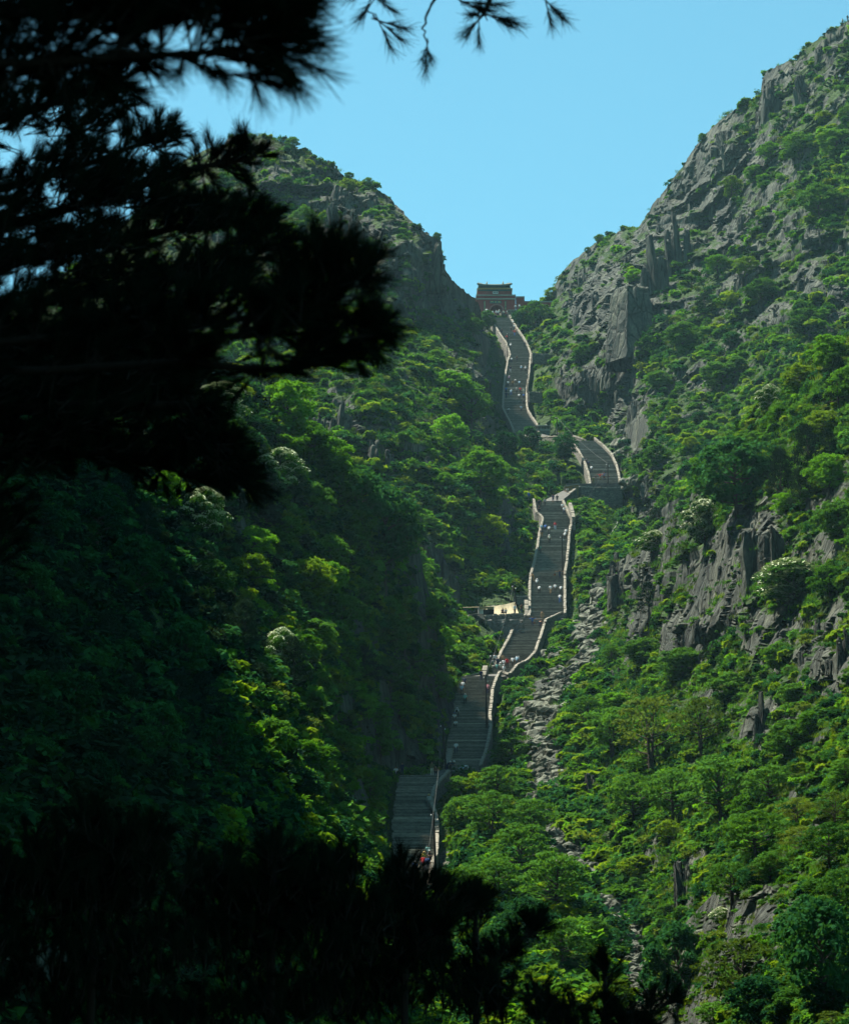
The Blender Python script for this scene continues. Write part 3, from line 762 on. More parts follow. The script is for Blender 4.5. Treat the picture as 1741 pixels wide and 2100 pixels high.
TREES = [
 ('bright', 590, 895, 112, 118, 'rounded bright green tree standing alone left of the grey rock wall'),
 ('bright', 640, 962, 110, 85, 'bright green tree just below the rounded one, left of the rock pillars'),
 ('flower', 450, 880, 120, 95, 'white flowering tree half hidden behind the black pine tip'),
 ('mid', 475, 950, 95, 95, 'mid green tree below the white flowering tree beside the pine tip'),
 ('flower', 575, 1015, 100, 92, 'pale flowering tree between two bright green crowns on the left slope'),
 ('mid', 690, 1060, 120, 110, None), ('deep', 735, 1095, 120, 130, None),
 ('deep', 790, 1190, 140, 190, 'tall deep green tree at the foot of the left slope edge'),
 ('mid', 640, 1070, 90, 80, None), ('mid', 830, 1140, 80, 110, None),
 ('flower', 928, 800, 55, 42, 'small tree with pale blossom on top above the bright cluster'),
 ('bright', 925, 835, 95, 75, 'upper left crown of the bright tree cluster by the top flight'),
 ('mid', 968, 880, 95, 95, 'right hand crown of the bright tree cluster by the top flight'),
 ('bright', 925, 935, 85, 85, 'lower left crown of the bright tree cluster by the top flight'),
 ('bright', 985, 1020, 110, 95, 'wide bright tree on the ledge beside the stairs cliff'),
 ('yellow', 1000, 1130, 78, 75, 'thin yellow green tree on the cliff edge above the canvas shelter'),
 ('flower', 415, 1110, 105, 105, 'pale flowering tree lowest on the dark left slope'),
 ('bright', 335, 1050, 90, 85, 'bright green tree just under the hanging pine tips'),
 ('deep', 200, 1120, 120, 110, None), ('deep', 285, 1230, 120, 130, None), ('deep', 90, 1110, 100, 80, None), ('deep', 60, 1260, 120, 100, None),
 ('yellow', 632, 1240, 140, 95, 'yellow green layered tree in the middle of the left slope'),
 ('pine', 545, 1090, 70, 95, None), ('pine', 482, 1060, 75, 85, None), ('pine', 700, 1180, 70, 70, None), ('pine', 500, 1340, 95, 110, None), ('pine', 600, 1420, 85, 110, None), ('pine', 300, 1120, 80, 90, None), ('pine', 740, 1410, 90, 90, None),
 ('flower', 575, 1385, 75, 90, 'small pale tree above the shaded rock faces'),
 ('bright', 520, 1150, 90, 70, None), ('mid', 430, 1230, 100, 80, None), ('mid', 700, 1300, 100, 80, None), ('yellow', 680, 1430, 80, 60, None), ('mid', 800, 1420, 90, 70, None), ('bright', 770, 1500, 80, 60, None), ('mid', 560, 1560, 100, 80, None), ('mid', 880, 1380, 60, 50, None),
 ('bright', 630, 1600, 110, 80, None), ('deep', 200, 1660, 90, 110, None), ('deep', 150, 1480, 120, 100, None), ('deep', 380, 1400, 120, 120, None), ('deep', 450, 1600, 120, 120, None), ('deep', 330, 1560, 110, 110, None), ('mid', 700, 1560, 80, 60, None), ('mid', 760, 1640, 80, 60, None), ('mid', 840, 1320, 60, 60, None), ('bright', 590, 1120, 70, 60, None), ('mid', 740, 1260, 80, 70, None),
 ('deep', 1510, 1060, 170, 165, 'largest deep green tree with a broad round crown on the right spur'),
 ('bright', 1450, 1010, 70, 80, 'bright green left shoulder of the broad dark tree on the spur'),
 ('flower', 1445, 1120, 85, 90, 'pale flowering tree in the shade below the broad dark tree'),
 ('flower', 1340, 1140, 65, 50, 'small yellow white tree at the tip of the right spur'),
 ('flower', 1630, 1245, 175, 95, 'big spreading tree covered in white blossom on the right spur'),
 ('flower', 1578, 850, 60, 58, 'small white blossoming tree on the crest of the right spur'),
 ('bright', 1700, 760, 85, 75, 'bright tree at the top end of the right spur'), ('yellow', 1640, 800, 70, 55, None), ('bright', 1740, 830, 80, 80, None), ('yellow', 1690, 900, 80, 60, None),
 ('pine', 1600, 1030, 80, 110, None), ('pine', 1655, 980, 80, 110, None), ('pine', 1720, 840, 70, 110, None), ('pine', 1640, 1050, 70, 90, None), ('pine', 1330, 1262, 62, 68, 'dark conical pine on the right spur above the gully'), ('pine', 1345, 1085, 60, 45, None), ('pine', 1700, 960, 60, 80, None),
 ('bright', 1700, 1010, 90, 80, None), ('mid', 1720, 1120, 100, 90, None), ('yellow', 1560, 980, 60, 60, None), ('bright', 1600, 880, 60, 50, None),
 ('yellow', 1290, 690, 62, 56, 'yellow green tree growing on the face of the tall dark rock block'),
 ('deep', 1157, 948, 56, 58, 'round dark green tree beside the landing of the second flight'),
 ('deep', 1085, 935, 55, 60, 'dark tree below the small pavilion'), ('deep', 1035, 940, 60, 55, None),
 ('mid', 1098, 672, 62, 56, 'bushy green tree hiding the foot of the gate wall'), ('deep', 1065, 676, 36, 40, None), ('mid', 1000, 676, 40, 40, None), ('mid', 970, 690, 50, 40, None),
 ('mid', 1680, 450, 85, 75, None), ('mid', 1640, 330, 90, 60, None), ('yellow', 1500, 410, 50, 52, 'yellowish tree clinging to the cliff right of the great grey face'), ('mid', 1715, 320, 80, 60, None), ('bright', 1580, 330, 50, 40, None), ('mid', 1560, 620, 80, 50, None),
 ('bright', 1300, 585, 45, 35, None), ('mid', 1400, 720, 80, 60, None), ('yellow', 1530, 570, 60, 45, None), ('mid', 1480, 800, 90, 60, None), ('mid', 1350, 800, 60, 40, None), ('mid', 1120, 1000, 40, 35, None),
 ('mid', 1345, 970, 60, 60, None), ('mid', 1650, 690, 80, 60, None), ('bright', 1470, 560, 50, 40, None),
 ('lacy', 1335, 1600, 170, 170, 'lacy thin-leaved tree with forked dark limbs in the middle of the right slope'),
 ('lacy', 1440, 1560, 130, 130, None), ('acacia', 1255, 1560, 120, 110, None), ('acacia', 1200, 1500, 90, 70, None), ('acacia', 1480, 1700, 170, 150, 'spreading flat-layered tree above the black ribbed crag'), ('acacia', 1380, 1690, 130, 110, None),
 ('acacia', 1300, 1700, 120, 110, None), ('mid', 1620, 1560, 110, 80, None), ('bright', 1660, 1520, 60, 60, None), ('acacia', 1580, 1660, 120, 90, None), ('mid', 1400, 1400, 110, 70, None), ('mid', 1500, 1440, 90, 60, None), ('bright', 1700, 1230, 80, 70, None), ('mid', 1320, 1370, 90, 60, None), ('bright', 1260, 1470, 70, 50, None), ('mid', 1600, 1380, 80, 60, None),
 ('acacia', 1052, 1590, 95, 85, 'dense tree beside the lower end of the fifth flight'), ('acacia', 1020, 1660, 110, 90, None), ('yellow', 985, 1650, 70, 65, None), ('acacia', 1005, 1735, 130, 110, None), ('mid', 945, 1720, 80, 80, None), ('mid', 945, 1650, 60, 55, None),
 ('acacia', 1070, 1810, 130, 120, None), ('acacia', 1090, 1730, 100, 90, None), ('acacia', 1135, 1880, 160, 130, 'broad crown with dark forked stem in the gully thicket'), ('acacia', 1020, 1860, 110, 100, None), ('deep', 1080, 1960, 130, 110, None), ('acacia', 1160, 2010, 130, 120, None), ('deep', 1020, 1990, 110, 90, None), ('mid', 960, 1850, 80, 70, None),
 ('yellow', 1255, 2085, 95, 75, 'yellow green bushy tree at the bottom of the gully'), ('yellow', 1370, 1745, 62, 60, 'small yellow green tree left of the spur of rock'), ('yellow', 1310, 1810, 80, 55, None), ('acacia', 1550, 1775, 150, 110, None), ('acacia', 1500, 1860, 110, 90, None), ('flower', 1480, 1905, 45, 40, 'small cream blossoming shrub beside the ribbed crag'),
 ('deep', 1390, 2090, 150, 180, 'dark leafy tree standing at the bottom by the slanting slab'), ('lacy', 1520, 2110, 190, 180, None), ('deep', 1690, 2100, 160, 230, 'tall dark tree in the bottom right corner'), ('acacia', 1725, 1930, 110, 140, None), ('deep', 1660, 2000, 120, 150, None), ('deep', 1560, 2120, 130, 110, None), ('acacia', 1700, 1790, 110, 100, None), ('mid', 1225, 1945, 60, 55, None),
 ('bright', 905, 1345, 60, 60, None), ('mid', 880, 1300, 70, 70, None), ('bright', 850, 1400, 80, 70, None), ('mid', 900, 1440, 60, 60, None), ('yellow', 830, 1330, 60, 50, None), ('mid', 860, 1500, 70, 60, None), ('bright', 820, 1480, 70, 60, None), ('mid', 800, 1350, 90, 80, None), ('mid', 780, 1560, 80, 70, None), ('bright', 740, 1480, 70, 60, None),
 ('mid', 600, 306, 34, 26, 'small tree on the skyline of the left peak right of the summit rocks'), ('pine', 585, 300, 26, 22, None), ('mid', 755, 385, 24, 22, None), ('mid', 897, 498, 22, 22, None), ('mid', 905, 545, 20, 24, None), ('mid', 715, 372, 24, 20, None),
 ('mid', 1230, 500, 26, 20, None), ('mid', 1440, 296, 22, 24, None), ('mid', 1205, 522, 14, 16, None),
]
for k, u, v, w_, h_, lab in TREES:
    if k in PROTO: tree_at(k, u, v, w_, h_, lab)

# further trees and shrubs, one by one, where the slopes are green
def sample(key, n, mask, rng=RNG):
    s = SHEETS[key]; idx = np.flatnonzero(mask(s)); return s, rng.choice(idx, min(n, len(idx)), replace=False)
CLEAR = [(962,1078,1218,1300), (1150,1192,985,1030), (1086,1140,852,905), (975,1062,568,655), (1272,1345,1895,2050), (1120,1212,1745,1790), (1088,1165,1572,1632)]
def in_clear(u, v, m=0):
    u, v = np.asarray(u), np.asarray(v); r = np.zeros(u.shape, bool)
    for a, b, c, d in CLEAR: r |= (u > a-m) & (u < b+m) & (v > c-m*.5) & (v < d+m)
    return r
CAND = []
rng = np.random.default_rng(5)
for key, n, (w0, w1), kinds, lim in (('mountain3', 120, (26, 50), ['mid', 'bright', 'mid', 'deep', 'yellow', 'pine'], lambda s: (s['U'] > 480) & (s['U'] < 1745) & (s['V'] < 1250)),
                      ('hillside13', 120, (45, 95), ['mid', 'deep', 'deep', 'bright', 'pine', 'yellow'], lambda s: (s['U'] > 0) & (s['V'] < 1750)),
                      ('hillside23', 75, (34, 70), ['acacia', 'mid', 'bright', 'yellow', 'mid', 'pine'], lambda s: (s['U'] < 1745)),
                      ('hillside33', 22, (50, 95), ['acacia', 'mid', 'deep', 'lacy'], lambda s: (s['U'] < 1745) & (s['V'] < 2150))):
    s, ii = sample(key, n, lambda s: (s['veg'] > 0.5) & lim(s), rng)
    dd, _ = corridor(s['P'][ii])
    for i, d in zip(ii, dd):
        if d < 5 or in_clear(proj(s['P'][i])[0], proj(s['P'][i])[1]-18, 24): continue
        kd = kinds[rng.integers(len(kinds))]
        if key == 'hillside13' and s['U'][i] < 480: kd = ('pine', 'pine', 'deep')[rng.integers(3)]  # darker kinds on the far left put that slope's shade into leaf colour
        CAND.append((kd, s['P'][i], rng.uniform(w0, w1)))
for k, p, w_ in CAND:
    u, v = proj(p); Y = p[1]; Rm = w_/2*Y/FPX
    put_tree(k, Vector(p)-Vector((0, 0, .2*Rm)), Rm, Rm*random.uniform(1.4, 1.9), f"{'small ' if w_ < 42 else ''}{NAMEOF[k][1]} {whereabouts(u, v-w_*.5)}")

# ------------------------------------------------------------------ scattered cover (uncountable)
def gn_scatter(name, P, scl, rot, idx, protos):
    me = bpy.data.meshes.new(name); me.vertices.add(len(P)); me.vertices.foreach_set('co', np.asarray(P, np.float32).ravel())
    for nm, tp, val, key in (('scl', 'FLOAT', scl, 'value'), ('idx', 'INT', idx, 'value'), ('rot', 'FLOAT_VECTOR', rot, 'vector')):
        a = me.attributes.new(nm, tp, 'POINT'); a.data.foreach_set(key, np.asarray(val, np.int32 if tp == 'INT' else np.float32).ravel())
    o = link(name, me)
    c = bpy.data.collections.new(name+'_kinds')
    for j, (m_, mm) in enumerate(protos):
        c.objects.link(bpy.data.objects.new(f'kind_{j:02d}', m_))
    ng = bpy.data.node_groups.new(name, 'GeometryNodeTree')
    ng.interface.new_socket('Geometry', in_out='INPUT', socket_type='NodeSocketGeometry'); ng.interface.new_socket('Geometry', in_out='OUTPUT', socket_type='NodeSocketGeometry')
    gi = ng.nodes.new('NodeGroupInput'); go = ng.nodes.new('NodeGroupOutput'); io = ng.nodes.new('GeometryNodeInstanceOnPoints'); ci = ng.nodes.new('GeometryNodeCollectionInfo')
    ci.inputs['Collection'].default_value = c; ci.inputs['Separate Children'].default_value = True; ci.inputs['Reset Children'].default_value = True
    def att(nm, tp):
        a = ng.nodes.new('GeometryNodeInputNamedAttribute'); a.data_type = tp; a.inputs[0].default_value = nm; return a.outputs[0]
    L = ng.links.new
    L(gi.outputs[0], io.inputs['Points']); L(ci.outputs[0], io.inputs['Instance']); io.inputs['Pick Instance'].default_value = True
    L(att('idx', 'INT'), io.inputs['Instance Index']); L(att('rot', 'FLOAT_VECTOR'), io.inputs['Rotation']); L(att('scl', 'FLOAT'), io.inputs['Scale']); L(io.outputs[0], go.inputs[0])
    md = o.modifiers.new('scatter', 'NODES'); md.node_group = ng
    tag(o, kind='stuff'); return o

def shrub_mesh(mat, seed, n=150, size=0.30, flat=0.7, lumps=6):
    rng = np.random.default_rng(seed); C = []; O = []
    for k in range(lumps):
        a = rng.uniform(0, 6.28); r = rng.uniform(0, .62); c = np.array([r*math.cos(a), r*math.sin(a), rng.uniform(.1, .42)]); pr = rng.uniform(.34, .6)
        d = rng.normal(size=(n//lumps, 3)); d[:, 2] = np.abs(d[:, 2]); d /= np.linalg.norm(d, axis=1, keepdims=True)
        C.append(c+d*pr*rng.uniform(.55, 1.1, len(d))[:, None]*[1, 1, flat]); O.append(d)
    V, F = leaf_quads(np.concatenate(C), size, np.concatenate(O), rng)
    return mesh_np('shrub', V, F, mats=[mat])
def grass_mesh(mat, seed, n=60):
    rng = np.random.default_rng(seed); c = np.c_[rng.normal(size=(n, 2))*.45, np.zeros(n)]
    t = rng.normal(size=(n, 3))*[.4, .4, .15]+[0, 0, 1]; b = rng.normal(size=(n, 3))*[1, 1, 0]; b /= np.linalg.norm(b, axis=1, keepdims=True)
    V = np.stack([c-b*.055, c+b*.055, c+t*rng.uniform(.3, .7, n)[:, None]], 1).reshape(-1, 3)
    return mesh_np('grass', V, np.arange(3*n).reshape(n, 3), mats=[mat])
SHR = [(shrub_mesh(LEAF[m_], 500+i, n=int(130+60*(i % 3)), size=(.22, .30, .36)[i % 3], flat=(.6, 1.0, .8, 1.25)[i % 4], lumps=(6, 3, 9)[i % 3]), 0) for i, m_ in enumerate(['bright', 'mid', 'mid', 'deep', 'mid', 'yellow', 'olive', 'bright', 'deep', 'mid', 'deep', 'needle', 'needle', 'deep'])]
GRS = [(grass_mesh(LEAF[m_], 600+i), 0) for i, m_ in enumerate(['mid', 'olive', 'yellow', 'bright'])]
for key, nm, n, r0, r1, ng_ in (('mountain3', 'shrub_cover', 42000, .6, 2.2, 16000), ('hillside13', 'shrub_cover', 22000, .6, 2.1, 3000), ('hillside23', 'shrub_cover', 16000, .35, 1.4, 8000), ('hillside33', 'shrub_cover', 3500, .3, .8, 2500)):
    s = SHEETS[key]; rng = np.random.default_rng(hash_s(key))
    vis = (s['U'] > -60) & (s['U'] < 1896)
    vis = vis & ~in_clear(s['U'], s['V'])
    pr = np.clip(s['veg'], 0, 1)**1.5*vis*(0.35+sstep(-.3, .5, fbm(s['P'][:, 0]/5, s['P'][:, 1]/5, s['P'][:, 2]/5, 77, 3)))+0.02*vis
    pr /= pr.sum()
    ii = rng.choice(len(pr), n, replace=False, p=pr); dd, _ = corridor(s['P'][ii], 1.2)
    sc = (r0+(r1-r0)*rng.uniform(0, 1, n)**2.2)*(0.55+0.6*np.clip(s['veg'][ii], 0, 1))
    ok = dd > sc*0.85+0.35; ii, sc = ii[ok], sc[ok]; n = len(ii)
    gn_scatter(nm, s['P'][ii]-[0, 0, .12], sc, np.c_[rng.normal(0, .15, (n, 2)), rng.uniform(0, 6.28, n)], np.where((key == 'hillside13') & (s['U'][ii] < 640-rng.uniform(0, 260, n)), rng.integers(10, 14, n), rng.integers(0, 11, n)), SHR)  # left hillside shrubs take darker leaves, standing in for its shade
    ii = rng.choice(len(pr), ng_, replace=False, p=pr); dd, _ = corridor(s['P'][ii]); ii = ii[dd > 1.2]; n = len(ii)
    gn_scatter('grass', s['P'][ii]-[0, 0, .05], rng.uniform(.5, 1.4, n)*np.clip(s['P'][ii, 1]/420, .3, 1), np.c_[np.zeros((n, 2)), rng.uniform(0, 6.28, n)], rng.integers(0, len(GRS), n), GRS)

# ------------------------------------------------------------------ crags and boulders
def hull_rock(seed, n=16, sx=1, sy=1, sz=.7, mat=None, name='rock'):
    rng = np.random.default_rng(seed); bm = bmesh.new()
    for p in rng.normal(size=(n, 3)):
        p = p/np.linalg.norm(p)*rng.uniform(.72, 1.0); bm.verts.new((p[0]*sx, p[1]*sy, p[2]*sz))
    r = bmesh.ops.convex_hull(bm, input=bm.verts)
    bmesh.ops.delete(bm, geom=[g for g in r['geom_interior'] if isinstance(g, bmesh.types.BMVert)], context='VERTS')
    bmesh.ops.bevel(bm, geom=list(bm.edges), offset=.035, segments=1, affect='EDGES')
    me = bpy.data.meshes.new(name); bm.to_mesh(me); bm.free(); me.materials.append(mat or M_BOULDER); return me
def crag_mesh(seed, n=9, spread=2.2, hmin=2.2, hmax=6.0):
    rr = random.Random(seed); bm = bmesh.new()
    for k in range(n):
        cx, cy = rr.uniform(-spread, spread), rr.uniform(-.6, 1.2); h = rr.uniform(hmin, hmax)*(1-.35*abs(cx)/spread)
        w0, d0 = rr.uniform(.5, 1.15), rr.uniform(.5, 1.1); lean = (rr.uniform(-.09, .16)*h, rr.uniform(.0, .14)*h)
        m = rr.choice((5, 6, 7)); a0 = rr.uniform(0, 6); vs = []
        for z, s_ in ((-2.5, 1.12), (h*.45, 1.0), (h*.93, rr.uniform(.7, .92)), (h, rr.uniform(.35, .65))):
            for q in range(m):
                a = a0+q*6.283/m
                vs.append(bm.verts.new((cx+w0*s_*math.cos(a)*rr.uniform(.85, 1.1)+lean[0]*max(z, 0)/h, cy+d0*s_*math.sin(a)*rr.uniform(.85, 1.1)+lean[1]*max(z, 0)/h, z+(rr.uniform(-.28, .28) if z > 0 else 0))))
        for L_ in range(3):
            for q in range(m):
                bm.faces.new((vs[L_*m+q], vs[L_*m+(q+1) % m], vs[(L_+1)*m+(q+1) % m], vs[(L_+1)*m+q]))
        bm.faces.new([vs[3*m+q] for q in range(m)])
    bmesh.ops.triangulate(bm, faces=bm.faces)
    bmesh.ops.subdivide_edges(bm, edges=list(bm.edges), cuts=2, use_grid_fill=True)
    co = np.array([v_.co for v_ in bm.verts]); X_, Y_, Z_ = co.T; wb = vnoise(X_*.9, Y_*.9, Z_*.6, seed+1)
    d = vnoise(X_*1.7, Y_*1.7, Z_*.9, seed)*.14+cells(X_*1.3+wb+Z_*.12, Y_*1.3, Z_*.75+wb, seed+2)*.20
    for v_, q in zip(bm.verts, d): v_.co += Vector((q, -q*.8, q*.3))
    me = bpy.data.meshes.new('crag'); bm.to_mesh(me); bm.free(); me.materials.append(M_CRAG); return me
CRAGS = [crag_mesh(900+i, n=random.choice((6, 8, 10))) for i in range(8)]+[crag_mesh(950+i, n=3, spread=.8, hmin=3.5) for i in range(4)]
CR_BIG = [ # (u, v foot, width px, height px, mesh, label)
 (1292,735,100,165,None,'tall dark rock block standing out of the right mountain'),
 (1395,560,60,150,0,'highest ribbed buttress of the great grey cliff'),(1350,600,70,140,1,'left buttress of the great grey cliff'),
 (1590,235,70,90,2,'square crag just under the summit of the right mountain'),(1650,200,50,60,3,'smaller crag right of the square summit crag'),
 (1560,1170,90,100,4,'fluted grey cliff left of the big white blossoming tree'),(1600,1150,50,80,5,'right rib of the fluted grey cliff'),
 (1280,1215,70,60,6,'rounded pale cliff rising over the green gully slope'),
 (1405,1850,55,90,7,'black ribbed crag low on the right'),
 (825,955,16,60,8,'thin rock pillar, tallest of the left group'),(800,960,22,45,9,'short rock pillar in the left group'),(765,950,26,60,10,'broad rock pillar in the left group'),(890,900,12,45,11,'slim leaning rock needle beside the bright trees'),
 (700,880,50,60,1,'grey rock knob above the rock pillars'),(655,880,30,40,0,'small grey rock face right of the rounded bright tree'),(878,960,20,28,9,'stubby rock post near the stairs cliff'),
 (735,520,40,110,2,'pale vertical rib on the left peak'),(690,470,50,70,3,'grey rib at the middle of the left peak'),(500,310,36,24,4,'blocky rocks on the very top of the left peak'),(680,350,26,26,5,'square knob on the right skyline of the left peak'),
 (890,560,36,75,6,'dark wall ending the skyline of the left peak'),
 (1215,1640,30,60,7,'dark split rock among trees beside the gully'),(1740,1350,50,70,0,'pale crag at the right border'),(1565,1500,40,90,1,'slim pale ridge of rock on the right slope'),
]
def put_crag(me, p, wm, hm, label, rz=None):
    o = link('rock_outcrop', me, loc=p); o.rotation_euler = (random.uniform(-.05, .05), random.uniform(-.1, .1), random.uniform(-.4, .4) if rz is None else rz)
    bb = me.vertices; x = [v_.co.x for v_ in bb]; z = [v_.co.z for v_ in bb]
    o.scale = (wm/(max(x)-min(x)), wm/(max(x)-min(x)), hm/max(z)); tag(o, label, 'rock', 'rock outcrops on the slopes'); return o
for u, v, w_, h_, k, lab in CR_BIG:
    p, n = hit(u, v)
    if p is None: continue
    if k is None:
        s_ = p.y/FPX; m_ = MB(); a, hgt, d_ = w_*s_, h_*s_, 9.0
        bm = bmesh.new()
        base = [(-.5, -.1), (-.12, -.62), (.5, -.30), (.42, .6), (-.45, .6)]
        rings = []
        for z, k1, sh in ((-.12, 1.08, 0), (.15, 1.0, .0), (.4, .97, .01), (.62, .92, .02), (.85, .84, .03), (.96, .74, .05), (1.0, .6, .06)):
            ring = []
            for i, (bx, by) in enumerate(base):
                nx_, ny_ = base[(i+1) % 5]
                for t_ in (0, .25, .5, .75):
                    ring.append(bm.verts.new(((bx+(nx_-bx)*t_)*a*k1+sh*a, (by+(ny_-by)*t_)*d_*k1+z*3, z*hgt)))
            rings.append(ring)
        for r0_, r1_ in zip(rings, rings[1:]):
            for i in range(20): bm.faces.new((r0_[i], r0_[(i+1) % 20], r1_[(i+1) % 20], r1_[i]))
        bm.faces.new(rings[-1])
        bmesh.ops.triangulate(bm, faces=bm.faces)
        bmesh.ops.subdivide_edges(bm, edges=list(bm.edges), cuts=2, use_grid_fill=True)
        for v_ in bm.verts:
            c = v_.co; A_ = lambda q: np.array([q])
            d = (cells(A_(c.x/1.6+.2*c.z/9), A_(c.y/2.0), A_(c.z/6.0), 5)[0]*.38+vnoise(A_(c.x), A_(c.y), A_(c.z*.4), 9)[0]*.3); v_.co += Vector((d*.8, -abs(d)*.5, d*.2))
        me = bpy.data.meshes.new('crag'); bm.to_mesh(me); bm.free(); me.materials.append(M_CRAG)
        tag(link('rock_outcrop', me, loc=p+Vector((0, -1.5, 0))), lab, 'rock', 'rock outcrops on the slopes'); continue
    put_crag(CRAGS[k], p+Vector((0, .5, 0)), w_*p.y/FPX, h_*p.y/FPX, lab)
rng = np.random.default_rng(44)
for key, n, lim in (('mountain3', 95, lambda s: (s['V'] > np.interp(s['U'], *np.array(SKY_M, dtype=float).T)+34) & (s['U'] > 450) & (s['U'] < 1741) & (s['V'] < 1200)), ('hillside13', 26, lambda s: (s['U'] > 350) & (s['V'] < 1700)), ('hillside23', 42, lambda s: s['U'] < 1741), ('hillside33', 12, lambda s: s['U'] < 1741)):
    s, ii = sample(key, n, lambda s: (s['rk'] > 0.22) & (s['veg'] < .6) & lim(s), rng); dd, _ = corridor(s['P'][ii])
    for i, d in zip(ii, dd):
        if d < 5: continue
        p = Vector(s['P'][i]); u, v = proj(p); k = int(rng.integers(len(CRAGS))); h_ = rng.uniform(14, 40)*(.6 if k >= 8 else .8)+8; w_ = h_*(rng.uniform(.25, .4) if k >= 8 else rng.uniform(.8, 1.5))
        put_crag(CRAGS[k], p+Vector((0, 1.3, -.6)), w_*p.y/FPX, h_*p.y/FPX, f"{'slim' if k >= 8 else 'fractured'} grey rock outcrop {whereabouts(u, v)}")

BM = [hull_rock(700+i, 15+i, 1, .9, .62, name='boulder') for i in range(6)]
BOULD = [(1133,1452,76,34,'largest flat-topped grey boulder in the gully'),(1098,1474,82,28,'long slanting boulder in front of the largest gully boulder'),(1050,1476,32,20,'mid grey boulder left of the long slanting one'),(1058,1445,16,12,'small pale boulder beside the stair wall of the fifth flight'),
 (1120,1403,34,16,'layered boulder upstream of the largest gully boulder'),(1078,1500,26,14,'grey wedge boulder below the long slanting boulder'),(1056,1512,14,14,'upright pale block at the edge of the green thicket'),(1148,1511,18,14,'dark block with a lit top below the largest boulder'),
 (1115,1590,50,24,'wide flat pale boulder halfway down the gully'),(1138,1584,18,22,'upright slab leaning on the wide flat pale boulder'),(1153,1580,20,14,'small pale boulder right of the upright slab'),(1113,1540,22,14,'pale boulder between the two widest gully boulders'),(1107,1618,34,18,'grey boulder just downstream of the wide flat one'),
 (1294,1922,42,30,'biggest pale boulder near the bottom of the gully'),(1297,1962,38,30,'white-topped boulder under the biggest lower one'),(1338,1975,30,48,'tall broken boulder right of the white-topped one'),(1352,1862,26,14,'small boulder above the biggest lower boulder'),(1436,1935,62,36,'rounded grey boulder half buried under shrubs'),
 (1196,1775,34,22,'dark cubic boulder where the gully bends'),(1136,1768,38,24,'smooth pale boulder upstream of the dark cubic one'),(1172,1760,24,14,'small boulder between the smooth and the cubic one'),(908,1932,32,16,'square pale block among the pine tips'),(925,1772,34,22,'boulder at the foot of the lowest stair wall'),(945,1790,30,18,'second boulder right of the lowest stair wall'),
 (1200,1255,24,14,'grey boulder on the green slope right of the third flight'),(1215,1232,26,14,'pointed boulder above the rubble slope'),(1240,1250,14,9,'round boulder right of the pointed one'),(1168,1265,14,8,'pale stone at the foot of the third flight wall'),(1236,1345,22,10,'pale flat stone in the upper gully'),(1190,1330,22,10,'flat slab right of the fourth flight')]
for i, (u, v, w_, h_, lab) in enumerate(BOULD):
    p, n = hit(u, v-h_*.3)
    if p is None: continue
    s_ = p.y/FPX; o = link('boulder', BM[i % 6], loc=p+Vector((0, 0, h_*s_*.1))); o.rotation_euler = (random.uniform(-.3, .3), random.uniform(-.3, .3), random.uniform(0, 6))
    o.scale = (w_*s_*.52, w_*s_*.5, h_*s_*.75); tag(o, lab, 'boulder', 'boulders in the gully')
# rubble in the gully
pts = []; rng = np.random.default_rng(12)
for (u0, v0, r0_), (u1, v1, r1_) in zip(PATH[:18], PATH[1:18]):
    for k in range(260):
        t = rng.uniform(0, 1); rr_ = (r0_+(r1_-r0_)*t)*1.0; u = u0+(u1-u0)*t+rng.normal()*rr_*.6; v = v0+(v1-v0)*t+rng.normal()*6
        p, n = hit(u, v)
        if p is not None: pts.append(p)
for (uc, vc, n_, ru, rv) in ((940,1775,120,26,22),(900,1930,60,30,30),(930,2000,160,50,30),(1000,1260,50,40,6),(1140,1350,60,25,10),(1275,920,60,10,30),(1290,990,70,30,8),(960,1270,60,30,5)):
    for k in range(n_):
        p, n = hit(uc+rng.normal()*ru*.6, vc+rng.normal()*rv*.6)
        if p is not None: pts.append(p)
P = np.array([tuple(p) for p in pts]); dd, _ = corridor(P); P = P[dd > 1.0]; n = len(P)
gn_scatter('gravel', P+[0, 0, .05], (.14+1.7*rng.uniform(0, 1, n)**5.0)*P[:, 1]/380, rng.uniform(-.6, .6, (n, 3))*[1, 1, 6], rng.integers(0, 6, n), [(m_, 0) for m_ in BM])
# ------------------------------------------------------------------ stairs, landings, parapets
def stone_mat():
    m, nt, b = new_mat('wall_masonry')
    tc = N(nt, 'ShaderNodeTexCoord'); vo = N(nt, 'ShaderNodeTexVoronoi', feature='DISTANCE_TO_EDGE'); mp = N(nt, 'ShaderNodeMapping'); mp.inputs['Scale'].default_value = (1.2, 1.2, 2.2)
    nt.links.new(tc.outputs['Object'], mp.inputs[0]); nt.links.new(mp.outputs[0], vo.inputs['Vector']); vo.inputs['Scale'].default_value = 1.3
    v2 = N(nt, 'ShaderNodeTexVoronoi'); v2.inputs['Scale'].default_value = 1.3; nt.links.new(mp.outputs[0], v2.inputs['Vector'])
    r = ramp(nt, [(0.0, (.05, .048, .04)), (1.0, (.16, .15, .115))]); nt.links.new(v2.outputs['Color'], r.inputs[0])
    e = ramp(nt, [(0.0, (.25, .25, .25)), (0.08, (1, 1, 1))]); nt.links.new(vo.outputs['Distance'], e.inputs[0])
    nt.links.new(mix(nt, 1, r.outputs[0], e.outputs[0], 'MULTIPLY'), b.inputs['Base Color']); b.inputs['Roughness'].default_value = .95
    bump(nt, b, e.outputs[0], .12); return m
M_WALL = stone_mat()
